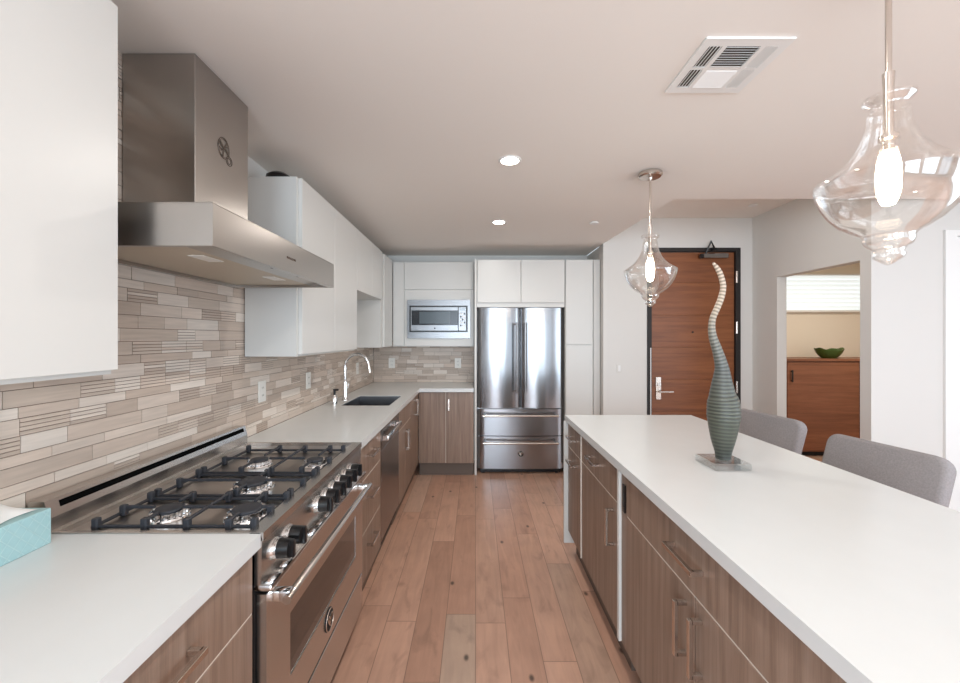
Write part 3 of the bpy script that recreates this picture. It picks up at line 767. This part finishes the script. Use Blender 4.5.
# ---------------------------------------------------------------- fridge and tall cabinets
tc_ = thing('tall_cabinet', 'white cabinet surround with two doors above the refrigerator', 'cabinet', (.45, 4.42, 0))
MB().box(-.010, .012, 4.165, 4.675, 0, 2.256, .001).build('side_panel', M['white'], tc_)
MB().box(.014, .934, 4.195, 4.675, 1.752, 2.252).build('body', M['white'], tc_, smooth=False)
for a, b in ((.022, .470), (.478, .930)): MB().box(a, b, 4.175, 4.194, 1.80, 2.246, .0012).build('door', M['white'], tc_)
pc = thing('tall_cabinet', 'white pantry cabinet between the refrigerator and the entry wall', 'cabinet', (1.12, 4.42, 0))
MB().box(.938, 1.302, 4.195, 4.675, .10, 2.252).build('body', M['white'], pc, smooth=False)
MB().box(.938, 1.302, 4.25, 4.675, 0, .10).build('toe_kick', M['kick'], pc, smooth=False)
MB().box(.944, 1.222, 4.175, 4.194, 1.362, 2.246, .0012).build('door', M['white'], pc)
MB().box(.944, 1.222, 4.175, 4.194, .105, 1.355, .0012).build('door', M['white'], pc)
MB().box(1.236, 1.300, 4.175, 4.194, .105, 2.246, .0012).build('filler_panel', M['white'], pc)

fg = thing('refrigerator', 'stainless french door refrigerator with two freezer drawers', 'refrigerator', (.473, 4.45, 0))
MB().box(.018, .928, 4.268, 4.67, .05, 1.745).build('body', M['steeld'], fg, smooth=False)
def bow_front(x0, x1, z0, z1, y, bow, name, mat):
    mb = MB(); n = 22; prof = []
    for k in range(n + 1):
        t = k / n; x = x0 + (x1 - x0) * t
        e = min(t, 1 - t) * (x1 - x0)
        yy = y + .018 - .018 * min(1, (e / .022)) ** .5 - bow * (1 - (2 * t - 1) ** 2)
        prof.append((x, yy))
    prof += [(x1, 4.266), (x0, 4.266)]
    mb.prism(prof, 'z', z0, z1)
    return mb.build(name, mat, fg, angle=50)
for i, (a, b) in enumerate(((.019, .470), (.476, .927))):
    d = bow_front(a, b, .695, 1.745, 4.212, .034, 'door', M['steelv'])
    hx = .427 if i == 0 else .512
    mb = MB().tube([(hx, 4.125, z) for z in (.86, 1.0, 1.2, 1.4, 1.59)], .0125, 16)
    mb.build('handle', M['barsteel'], d)
    mb = MB()
    for z in (.875, 1.575): mb.cyl((hx, 4.21, z), (hx, 4.125, z), .009, seg=14)
    mb.build('handle_post', M['chrome'], d)
for z0, z1, hz in ((.404, .682, .625), (.055, .396, .342)):
    d = bow_front(.019, .927, z0, z1, 4.212, .016, 'drawer', M['steelv'])
    mb = MB().tube([(x, 4.125, hz) for x in (.075, .3, .5, .7, .86)], .0115, 16); mb.build('handle', M['nickel'], d)
    mb = MB()
    for x in (.095, .84): mb.cyl((x, 4.21, hz), (x, 4.125, hz), .009, seg=14)
    mb.build('handle_post', M['black'], d)
    if z0 < .1: emblem(d, (.474, 4.1955, .215), (0, -1, 0), .034)
MB().box(.05, .90, 4.24, 4.30, .012, .05).build('kick_grille', M['black'], fg, smooth=False)
for x in (.08, .86): MB().cyl((x, 4.26, 0), (x, 4.26, .03), .02, seg=16).build('foot', M['black'], fg)

# ---------------------------------------------------------------- island
FI = Fr('-x', .617)
IX0, IX1, IY0, IY1 = .600, 1.447, .12, 2.689
mb = MB().cells([IX0, IX1], [IY0, IY1], lambda i, j: True, 'z', .877, .914)
tag(mb.build('countertop', M['quartz'], org=(1.02, 1.4, .877), smooth=False), 'long white quartz island countertop under the pendants', 'countertop')
DEP = .53
a = base_cabinet(FI, 2.330, 2.665, DEP, 'narrow walnut island cabinet at the far end, facing the refrigerator aisle',
             [('drawer', 2.330, 2.665, .715, .873, (2.44, 2.58, .80, .80)), ('door', 2.330, 2.665, .150, .715, (2.44, 2.58, .645, .645))])
MB().box(.590, 1.147, 2.667, 2.684, .065, .877, .001).build('end_panel', M['white'], a)
MB().box(1.148, 1.1495, 2.331, 2.667, .0, .876).build('back_panel', M['cab'], a, smooth=False)
MB().box(.612, .6365, 2.3275, 2.3328, .15, .876).build('edge_strip', M['carcass'], a, smooth=False)
b = base_cabinet(FI, 1.722, 2.328, DEP, 'walnut island cabinet with one drawer over one wide door, second from the far end',
             [('drawer', 1.722, 2.328, .715, .873, (1.98, 2.14, .80, .80)), ('door', 1.722, 2.328, .150, .715, (1.79, 1.79, .505, .67))])
MB().box(.608, 1.127, 1.6985, 1.7195, .145, .877, .001).build('end_panel', M['white'], b)
c = base_cabinet(FI, .625, 1.632, DEP, 'wide walnut island cabinet with long drawer over two doors',
             [('drawer', .625, 1.632, .705, .873, (1.08, 1.245, .795, .795)), ('door', 1.124, 1.632, .150, .705, (1.172, 1.172, .505, .665)), ('door', .625, 1.124, .150, .705, (1.092, 1.092, .505, .665))])
MB().box(.620, .66, 1.634, 1.6975, .145, .876).build('filler_panel', M['cab'], c, smooth=False)
base_cabinet(FI, .14, .623, DEP, 'walnut island cabinet nearest the living room', [('drawer', .14, .623, .705, .873, (.30, .46, .795, .795)), ('door', .14, .623, .150, .705, (.20, .20, .505, .665))])
bk = MB().box(1.15, 1.168, .14, 2.684, 0, .876).build('panel', M['cab'], org=(1.16, 1.4, 0), smooth=False)
tag(bk, 'walnut back panel of the island on the stool side', 'panel')
ot = thing('outlet', 'black outlet strip in the island gap beside the white upright', 'outlet', (.6195, 1.66, .71))
MB().box(.613, .6195, 1.645, 1.672, .71, .825, .002).build('plate', M['black'], ot)
MB().box(.6122, .6132, 1.651, 1.666, .735, .80).build('socket', M['slot'], ot, smooth=False)

# ---------------------------------------------------------------- vase on its slab
vs = thing('vase_stand', 'clear glass slab under the banded vase on the island', 'stand', (1.005, 1.628, .914))
sb = MB().box(.933, 1.077, 1.555, 1.700, .9145, .942, .003).build('slab', M['acrylic'], vs, smooth=False)
vy = 1.628
prof = [(459, 128, 23), (452, 128, 26), (439, 128, 37.5), (419, 129, 49), (409, 129, 49.5), (401, 128, 47), (395, 126, 40), (385, 125, 32.5), (376, 125, 26), (368, 124, 21), (358, 117, 17.5), (348, 108, 15), (338, 98, 12.8),
        (328, 94, 11), (318, 98, 10), (307, 112, 9.8), (297, 123, 9.6), (287, 128, 9), (277, 122, 8.6), (270, 113, 8), (264, 100, 4.5)]
def cr(p0, p1, p2, p3, t):
    return .5 * (2 * p1 + (p2 - p0) * t + (2 * p0 - 5 * p1 + 4 * p2 - p3) * t * t + (3 * p1 - p0 - 3 * p2 + p3) * t ** 3)
K = vy / F
pts = []
for i in range(len(prof) - 1):
    q = [prof[max(0, min(len(prof) - 1, i + d))] for d in (-1, 0, 1, 2)]
    for s in range(16):
        t = s / 16; v, cc, r = (cr(q[0][k], q[1][k], q[2][k], q[3][k], t) for k in range(3))
        pts.append(((680 + cc / 2.967 - 475.5) * K, 1.435 - (v - 337.5) * K, r / 2.967 * K * .88))
pts.append(((680 + 99 / 2.967 - 475.5) * K, 1.435 - (263 - 337.5) * K, .003))
zoff = .9425 - pts[0][1]
length = [0]
for p, q in zip(pts, pts[1:]): length.append(length[-1] + math.hypot(q[0] - p[0], q[1] - p[1]))
LT = length[-1]
mb = MB(); bm = mb.bm; lay = bm.verts.layers.float_color.new('along'); rings = []; SEG = 28
for i, (x, z, r) in enumerate(pts):
    j0, j1 = max(0, i - 1), min(len(pts) - 1, i + 1)
    tx, tz = pts[j1][0] - pts[j0][0], pts[j1][1] - pts[j0][1]; ll = math.hypot(tx, tz); tx /= ll; tz /= ll
    if i == 0: tx, tz = 0, 1
    ph = length[i] / .0145; band = .5 + .5 * math.sin(2 * math.pi * ph)
    rr = r * (1 + .022 * (band - .5))
    ring_ = []
    for k in range(SEG):
        a_ = 2 * math.pi * k / SEG; c_, s_ = math.cos(a_), math.sin(a_)
        vv = bm.verts.new((x + rr * c_ * tz, vy + rr * s_, z + zoff - rr * c_ * tx)); vv[lay] = (length[i] / LT, band, 0, 1); ring_.append(vv)
    rings.append(ring_)
for A, B in zip(rings, rings[1:]):
    for k in range(SEG): bm.faces.new((A[k], A[(k + 1) % SEG], B[(k + 1) % SEG], B[k]))
bm.faces.new(rings[0][::-1]); bm.faces.new(rings[-1])
va = mb.build('vase', M['vase'], org=(1.005, vy, .9425), angle=60)
tag(va, 'tall banded grey-green vase with a curling snake-like neck on the island', 'vase')

# ---------------------------------------------------------------- stools
def make_stool(label, x, y, rot):
    t = thing('counter_stool', label, 'stool', (0, 0, 0), None)
    MB().box(-.23, .19, -.215, .215, .585, .665, .03, 3).build('seat', M['fabric'], t, angle=60)
    mb = MB(); ry = Matrix.Rotation(R(17), 3, 'Y')
    rr, hw, hh = .055, .238, .168; poly = []
    for cy, cz, a0 in ((hw - rr, hh - rr, 0), (-hw + rr, hh - rr, 90), (-hw + .012, -hh + .012, 180), (hw - .012, -hh + .012, 270)):
        r_ = rr if cz > 0 else .012
        for q in range(7): a_ = R(a0 + 15 * q); poly.append((cy + r_ * math.cos(a_), cz + r_ * math.sin(a_)))
    mb.prism(poly, 'x', -.031, .031)
    bmesh.ops.recalc_face_normals(mb.bm, faces=mb.bm.faces[:])
    es = [e for e in mb.bm.edges if abs(e.verts[0].co.x - e.verts[1].co.x) < 1e-6]
    bmesh.ops.bevel(mb.bm, geom=es, offset=.018, segments=3, profile=.5, affect='EDGES')
    for v in mb.bm.verts: v.co = ry @ v.co + Vector((.228 + .10 * v.co.y ** 2, 0, .785))
    mb.build('backrest', M['fabric'], t, angle=60)
    MB().box(-.20, .17, -.19, .19, .55, .588, .004).build('seat_frame', M['legwood'], t)
    for sx in (-1, 1):
        for sy in (-1, 1):
            tx = .165 if sx > 0 else -.19
            MB().tube([(tx, sy * .175, .58), (tx + sx * .025, sy * .195, 0)], [.019, .013], 12).build('leg', M['legwood'], t)
    for sy in (-1, 1): MB().box(-.205, .18, sy * .187 - .009, sy * .187 + .009, .215, .24, .003).build('stretcher', M['legwood'], t)
    MB().box(-.212, -.194, -.187, .187, .215, .24, .003).build('foot_rail', M['nickel'], t)
    t.location = (x, y, 0); t.rotation_euler = (0, 0, rot); return t
s1 = make_stool('grey upholstered counter stool beside the vase, nearer the hall doorway', 1.60, 2.505, R(9))
s2 = copy_tree(s1); s2.location = (1.60, 1.785, 0); s2.rotation_euler = (0, 0, R(9))
s2['label'] = 'grey upholstered counter stool below the large glass pendant, nearer the white door'
for s in (s1, s2): s['group'] = 'stools along the island'

# ---------------------------------------------------------------- pendants
GP = [(.046, 2.030), (.054, 2.026), (.052, 2.016), (.040, 2.008), (.036, 1.998), (.042, 1.990), (.044, 1.980), (.046, 1.958), (.055, 1.930), (.070, 1.900), (.090, 1.875), (.115, 1.853), (.140, 1.838), (.155, 1.829), (.158, 1.824),
      (.155, 1.812), (.149, 1.790), (.138, 1.765), (.122, 1.740), (.100, 1.716), (.074, 1.698), (.056, 1.689), (.050, 1.682), (.052, 1.674), (.046, 1.662), (.034, 1.654), (.030, 1.646), (.034, 1.640), (.030, 1.630), (.018, 1.622), (.010, 1.616), (0, 1.612)]
GP = [(r * .92, z) for r, z in GP]
def pendant(y, label):
    x = 1.016; t = thing('pendant_lamp', label, 'lamp', (x, y, 1.61), 'glass pendants over the island')
    MB().lathe([(0, 0), (.062, 0), (.066, -.004), (.066, -.020), (.058, -.027), (.012, -.029), (.008, -.040), (0, -.040)], (x, y, ZC), 32).build('canopy', M['nickel'], t)
    MB().cyl((x, y, 2.07), (x, y, ZC - .03), .0065, seg=14).build('stem', M['nickel'], t)
    MB().lathe([(0, 2.09), (.012, 2.085), (.010, 2.035), (.010, 1.935), (.019, 1.932), (.019, 1.922), (.012, 1.918), (.012, 1.895), (0, 1.893)], (x, y, 0), 20).build('socket', M['nickel'], t)
    mb = MB(); inner = [(max(0, r - .0022), z) for r, z in GP[::-1] if r > .004]
    mb.lathe(GP, (x, y, 0), 56); mb.lathe([(max(.001, r - .0022), z + (.002 if r < .03 else 0)) for r, z in GP[:-1]], (x, y, 0), 56)
    g = mb.build('glass_shade', M['glass'], t, angle=80)
    MB().lathe([(0, 1.8925), (.013, 1.892), (.018, 1.885), (.022, 1.862), (.024, 1.835), (.023, 1.80), (.018, 1.775), (.012, 1.762), (0, 1.758)], (x, y, 0), 20).build('bulb', M['bulb'], t)
    return t
pendant(2.326, 'small-looking clear glass pendant on a rod in front of the entry door')
pendant(.984, 'large clear glass pendant closest to the camera, above the near island')

# ---------------------------------------------------------------- ceiling fittings
for y, x, lb in ((2.16, .186, 'recessed downlight in the ceiling closer to the vent, larger of two'), (3.315, .194, 'recessed downlight in the ceiling closer to the refrigerator')):
    t = thing('recessed_light', lb, 'light', (x, y, ZC - .01), 'kitchen downlights')
    MB().lathe([(.048, -.001), (.048, -.006), (.058, -.006), (.062, -.001)], (x, y, ZC), 32, close=True).build('trim_ring', M['trimw'], t)
    MB().lathe([(0, -.003), (.0475, -.003), (.0475, -.0008), (0, -.0008)], (x, y, ZC), 32).build('lens', M['down'], t)
    downlight_or_fill('downlight_or_fill', x, y, ZC - .008, 5)
for x, y in ((.188, .99), (.188, -.15), (2.3, -.6), (2.3, -1.8)): downlight_or_fill('downlight_or_fill', x, y, ZC - .008, 5)  # added fill lights out of view, without fittings, to light the counters from above
downlight_or_fill('entry_fill', 2.0, 3.0, ZH - .01, 4)  # added fill hidden by the soffit, brightens the entry walls
for x, y, z, lb in ((.987, 3.33, ZC, 'small white sprinkler cover in the kitchen ceiling'), (2.55, 3.675, ZH, 'round white sprinkler cover in the entry ceiling')):
    o = MB().lathe([(0, -.012), (.034, -.012), (.038, -.008), (.038, -.004), (.030, -.004), (.030, 0), (0, 0)], (x, y, z), 28).build('sprinkler_cover', M['trimw'], org=(x, y, z)); tag(o, lb, 'sprinkler')
# air vent
VX0, VX1, VY0, VY1 = .736, 1.022, 1.273, 1.556
vt = thing('ceiling_vent', 'square white louvered air vent in the ceiling', 'vent', ((VX0 + VX1) / 2, (VY0 + VY1) / 2, ZC - .01))
fx_ = lambda t: VX0 + (VX1 - VX0) * t
fy_ = lambda t: VY0 + (VY1 - VY0) * t
xs = [fx_(t) for t in (0, .10, .255, .305, .695, .745, .90, 1)]; ys = [fy_(t) for t in (0, .12, .485, .525, .88, 1)]
MB().cells(xs, ys, lambda i, j: not (i in (1, 3, 5) and j in (1, 3)), 'z', ZC - .007, ZC - .0005).build('frame', M['trimw'], vt, smooth=False)
MB().box(VX0 + .02, VX1 - .02, VY0 + .02, VY1 - .02, ZC - .0012, ZC - .0002).build('duct_shade', M['ventdark'], vt, smooth=False)  # flat dark sheet stands in for the shade behind the louvers
for j, (a, b) in enumerate(((ys[1], ys[2]), (ys[3], ys[4]))):
    mb = MB(); n = 9
    for k in range(n):
        y = a + (b - a) * (k + .5) / n; ang = R(38) if j == 0 else R(-38)
        mb.obox(Vector(((xs[3] + xs[4]) / 2, y, ZC - .006)), (xs[4] - xs[3], .0095, .0010), Matrix.Rotation(ang, 3, 'X'))
    mb.build('louvers', M['trimw'], vt, smooth=False)
    for (c, d), ang in (((xs[1], xs[2]), R(-38)), ((xs[5], xs[6]), R(38))):
        mb = MB(); n = 4
        for k in range(n):
            x = c + (d - c) * (k + .5) / n
            mb.obox(Vector((x, (a + b) / 2, ZC - .006)), (.0095, b - a, .0010), Matrix.Rotation(ang, 3, 'Y'))
        mb.build('louvers', M['trimw'], vt, smooth=False)

# ---------------------------------------------------------------- outlets and switch
def outlet(kind, u, z, label):
    if kind == 'x': P = lambda du, dz, t: (WL + t, u + du, z + dz)
    else: P = lambda du, dz, t: (u + du, YB - .0095 - t, z + dz)
    def bx(mb, a, b, c, d, t0, t1, bev=0):
        p, q = P(a, c, t0), P(b, d, t1); mb.box(p[0], q[0], p[1], q[1], p[2], q[2], bev); return mb
    t = thing('wall_outlet', label, 'outlet', P(0, 0, 0), 'outlets on the stone backsplash')
    pl = bx(MB(), -.037, .037, -.058, .058, 0.0005, .006, .002).build('plate', M['plastic'], t)
    for dz in (-.021, .021):
        bx(MB(), -.017, .017, dz - .014, dz + .014, .006, .0075, .001).build('socket', M['plastic'], pl)
        mb = MB()
        for du in (-.007, .007): bx(mb, du - .0012, du + .0012, dz - .005, dz + .005, .0075, .0079)
        mb.build('slots', M['slot'], pl, smooth=False)
outlet('x', 2.225, 1.135, 'white outlet on the stone wall nearest the range')
outlet('x', 2.84, 1.130, 'white outlet on the stone wall, second from the range')
outlet('x', 4.02, 1.125, 'white outlet on the stone wall behind the faucet near the corner')
outlet('y', -.977, 1.137, 'white outlet under the microwave, on the corner side')
outlet('y', -.205, 1.137, 'white outlet under the microwave, next to the refrigerator')
sw = thing('light_switch', 'white light switch on the wall left of the entry door', 'switch', (1.467, YE, 1.12))
p = MB().box(1.442, 1.494, YE - .005, YE - .0005, 1.075, 1.165, .002).build('plate', M['wall'], sw)
MB().box(1.456, 1.480, YE - .008, YE - .005, 1.09, 1.15, .001).build('rocker', M['trimw'], p)

# ---------------------------------------------------------------- entry door
d1 = bpy.data.objects.new('door_1', None); COL.objects.link(d1); d1.location = (2.23, YE + .04, 0); ORG['door_1'] = Vector((2.23, YE + .04, 0))
struct(d1, 'reddish wood entry door with horizontal panels in a dark frame', 'door')
LX0, LX1 = 1.800, 2.652
mb = MB().cells([DX0 + .001, LX0 - .003, LX1 + .003, DX1 - .001], [0, 2.315, DZ - .001], lambda i, j: not (i == 1 and j == 0), 'y', YE - .012, YE + .12)
mb.build('frame', M['dark'], d1, smooth=False)
mb = MB(); zs = [.008, .345, .675, 1.005, 1.336, 1.664, 1.995, 2.310]
for a, b in zip(zs, zs[1:]): mb.box(LX0, LX1, YE + .012, YE + .055, a + .002, b - .002, .0015)
mb.box(LX0 + .002, LX1 - .002, YE + .018, YE + .05, .01, 2.305)
mb.build('leaf', M['door'], d1)
MB().box(LX0 - .018, LX0 - .010, YE - .016, YE - .011, .2, 1.33).build('weather_strip', M['trimw'], d1, smooth=False)
pl = MB().box(1.845, 1.900, YE + .002, YE + .013, .80, 1.03, .002).build('lock_plate', M['nickel'], d1)
mb = MB().cyl((1.868, YE + .004, .885), (1.868, YE - .045, .885), .010, seg=14); mb.box(1.862, 2.005, YE - .055, YE - .040, .877, .893, .004)
mb.build('lever_handle', M['nickel'], d1)
MB().cyl((1.872, YE + .004, .955), (1.872, YE - .012, .955), .015, seg=18).build('lock_cylinder', M['chrome'], d1)
MB().cyl((2.226, YE + .014, 1.49), (2.226, YE + .006, 1.49), .009, seg=16).build('peephole', M['dark'], d1)
for z in (2.05, 1.535, .93, .30): MB().cyl((2.662, YE - .014, z - .06), (2.662, YE - .014, z + .06), .011, seg=12).build('hinge', M['nickel'], d1)
mb = MB().box(2.312, 2.565, YE - .045, YE + .011, 2.243, 2.288, .006)
cl = mb.build('door_closer', M['steeld'], d1)
mb = MB().tube([(2.335, YE - .035, 2.29), (2.375, YE - .06, 2.405), (2.425, YE - .035, 2.335)], .010, 8)
mb.box(2.40, 2.45, YE - .045, YE - .012, 2.322, 2.345, .003)
mb.box(2.275, 2.31, YE - .05, YE - .01, 2.24, 2.28, .006)
mb.build('closer_arm', M['black'], d1)

# white door on the dining wall
d2 = bpy.data.objects.new('door_2', None); COL.objects.link(d2); d2.location = (3.85, 2.86, 0); ORG['door_2'] = Vector((3.85, 2.86, 0))
struct(d2, 'plain white door with white casing beyond the stools', 'door')
mb = MB().cells([PX0, PX0 + .085, PX1 - .085, PX1], [0, PZ - .035, PZ + .004], lambda i, j: not (i == 1 and j == 0), 'y', 2.845, 2.93)
mb.build('casing', M['trimw'], d2, smooth=False)
MB().box(PX0 + .088, PX1 - .088, 2.868, 2.91, .008, PZ - .038, .002).build('leaf', M['trimw'], d2)
MB().lathe([(0, 0), (.028, 0), (.028, .03), (0, .03)], (PX1 - .15, 2.84, .98), 16).build('handle', M['nickel'], d2)
# baseboards
def bb(name, x0, x1, y0, y1, label): st(MB().box(x0, x1, y0, y1, 0, .10), name, M['trimw'], label, 'baseboard')
bb('baseboard_entry', 1.42, DX0 - .002, YE - .014, YE - .0005, 'white baseboard left of the entry door')
bb('baseboard_right', XR - .014, XR - .0005, OY1 + .002, YE - .02, 'white baseboard between entry door and hall doorway')
bb('baseboard_dining', XR + .02, PX0 - .01, 2.845, 2.859, 'white baseboard beside the white door')

# ---------------------------------------------------------------- hall: window with blind, cabinet, bowl
wn = bpy.data.objects.new('window_4', None); COL.objects.link(wn); wn.location = (4.7, 5.24, 1.78); ORG['window_4'] = Vector((4.7, 5.24, 1.78))
struct(wn, 'high hall window covered by a white slatted blind', 'window')
MB().cells([3.70, 3.74, 5.46, 5.50], [1.765, 1.79, 2.24, 2.262], lambda i, j: not (i == 1 and j == 1), 'y', 5.19, 5.249).build('window_frame', M['trimw'], wn, smooth=False)
mb = MB()
for k in range(8):
    z = 1.792 + k * .056; mb.obox(Vector((4.60, 5.215, z + .028)), (1.70, .003, .060), Matrix.Rotation(R(22), 3, 'X'))
mb.build('blind', M['blind'], wn, smooth=False)
hc = thing('hall_cabinet', 'reddish walnut cabinet seen through the hall doorway, under the bowl', 'cabinet', (4.5, 5.0, 0))
MB().box(3.715, 5.30, 4.82, 5.245, .06, 1.150).build('body', M['hallcab'], hc, smooth=False)
MB().box(3.75, 5.27, 4.87, 5.245, 0, .06).build('plinth', M['dark'], hc, smooth=False)
MB().box(3.70, 5.32, 4.79, 5.247, 1.152, 1.178, .002).build('top', M['hallcab'], hc)
for a, b in ((3.745, 4.605), (4.612, 5.295)):
    d = MB().box(a, b, 4.800, 4.819, .075, 1.135, .002).build('door', M['hallcab'], hc)
    hx = a + .045
    mb = MB().box(hx - .008, hx + .008, 4.775, 4.785, .90, 1.045, .002)
    for z in (.91, 1.025): mb.box(hx - .006, hx + .006, 4.78, 4.80, z, z + .012)
    mb.build('handle', M['dark'], d)
# leaf bowl
mb = MB(); bm = mb.bm; bx, by, bz = 4.40, 4.98, 1.1785; rings = []; SEG = 40
def bowl_ring(r, z, amp):
    out = []
    for k in range(SEG):
        a_ = 2 * math.pi * k / SEG; wv = amp * (math.cos(2 * a_) * .9 + .5 * math.cos(7 * a_ + .4))
        out.append(bm.verts.new((bx + r * 1.08 * math.cos(a_), by + r * .8 * math.sin(a_), bz + z + wv)))
    return out
for r, z, am in ((.012, .004, 0), (.075, .0, 0), (.080, .006, 0), (.105, .030, .001), (.130, .065, .004), (.146, .100, .010), (.150, .116, .014), (.143, .114, .014), (.124, .068, .004), (.098, .034, .001), (.06, .016, 0), (.01, .014, 0)):
    rings.append(bowl_ring(r, z, am))
for A, B in zip(rings, rings[1:]):
    for k in range(SEG): bm.faces.new((A[k], A[(k + 1) % SEG], B[(k + 1) % SEG], B[k]))
bm.faces.new(rings[0]); bm.faces.new(rings[-1])
bo = mb.build('bowl', M['leaf'], org=(bx, by, bz), angle=60)
tag(bo, 'green leaf-shaped bowl on the hall cabinet', 'bowl')

# ---------------------------------------------------------------- tissue box
TX0, TX1, TY0, TY1, TZ1 = -1.184, -1.077, .80, 1.016, 1.003
tb = thing('tissue_box', 'pale aqua patterned tissue box on the near counter beside the range', 'tissue box', (-1.13, .91, .914))
MB().box(TX0, TX1, TY0, TY1, .9145, TZ1, .0015).build('carton', M['tissuebox'], tb)
mb = MB()
for k in range(-4, 12):
    for sgn in (1, -1):
        p = []
        for s in range(0, 41):
            f_ = s / 40; z = .917 + f_ * (TZ1 - .920); y = TY0 + k * .028 + sgn * f_ * .070 + (0 if sgn > 0 else .07)
            if TY0 + .003 < y < TY1 - .003: p.append((y, z))
        if len(p) > 3:
            for (ya, za), (yb_, zb) in ((p[0], p[-1]),):
                d_ = Vector((0, yb_ - ya, zb - za)); n_ = Vector((0, -d_.z, d_.y)).normalized() * .0009
                A = Vector((TX1 + .0006, ya, za)); B = Vector((TX1 + .0006, yb_, zb))
                vs_ = [mb.bm.verts.new(q) for q in (A + n_, B + n_, B - n_, A - n_)]; mb.bm.faces.new(vs_)
mb.build('printed_lattice', M['lattice'], tb, smooth=False)
mb = MB(); bm = mb.bm; n, m_ = 15, 9; grid = []
for i in range(n):
    row = []
    for j in range(m_):
        u_, v_ = i / (n - 1), j / (m_ - 1)
        y = .815 + u_ * .187; x = -1.172 + v_ * .080
        z = TZ1 + .002 + .050 * math.sin(math.pi * u_) * math.sin(math.pi * v_) + .008 * math.sin(9 * u_ + 5 * v_) * math.sin(math.pi * v_) * math.sin(math.pi * u_)
        row.append(bm.verts.new((x + .012 * math.sin(6 * u_), y, z)))
    grid.append(row)
for i in range(n - 1):
    for j in range(m_ - 1): bm.faces.new((grid[i][j], grid[i + 1][j], grid[i + 1][j + 1], grid[i][j + 1]))
mb.build('tissue', M['tissue'], tb, angle=80)
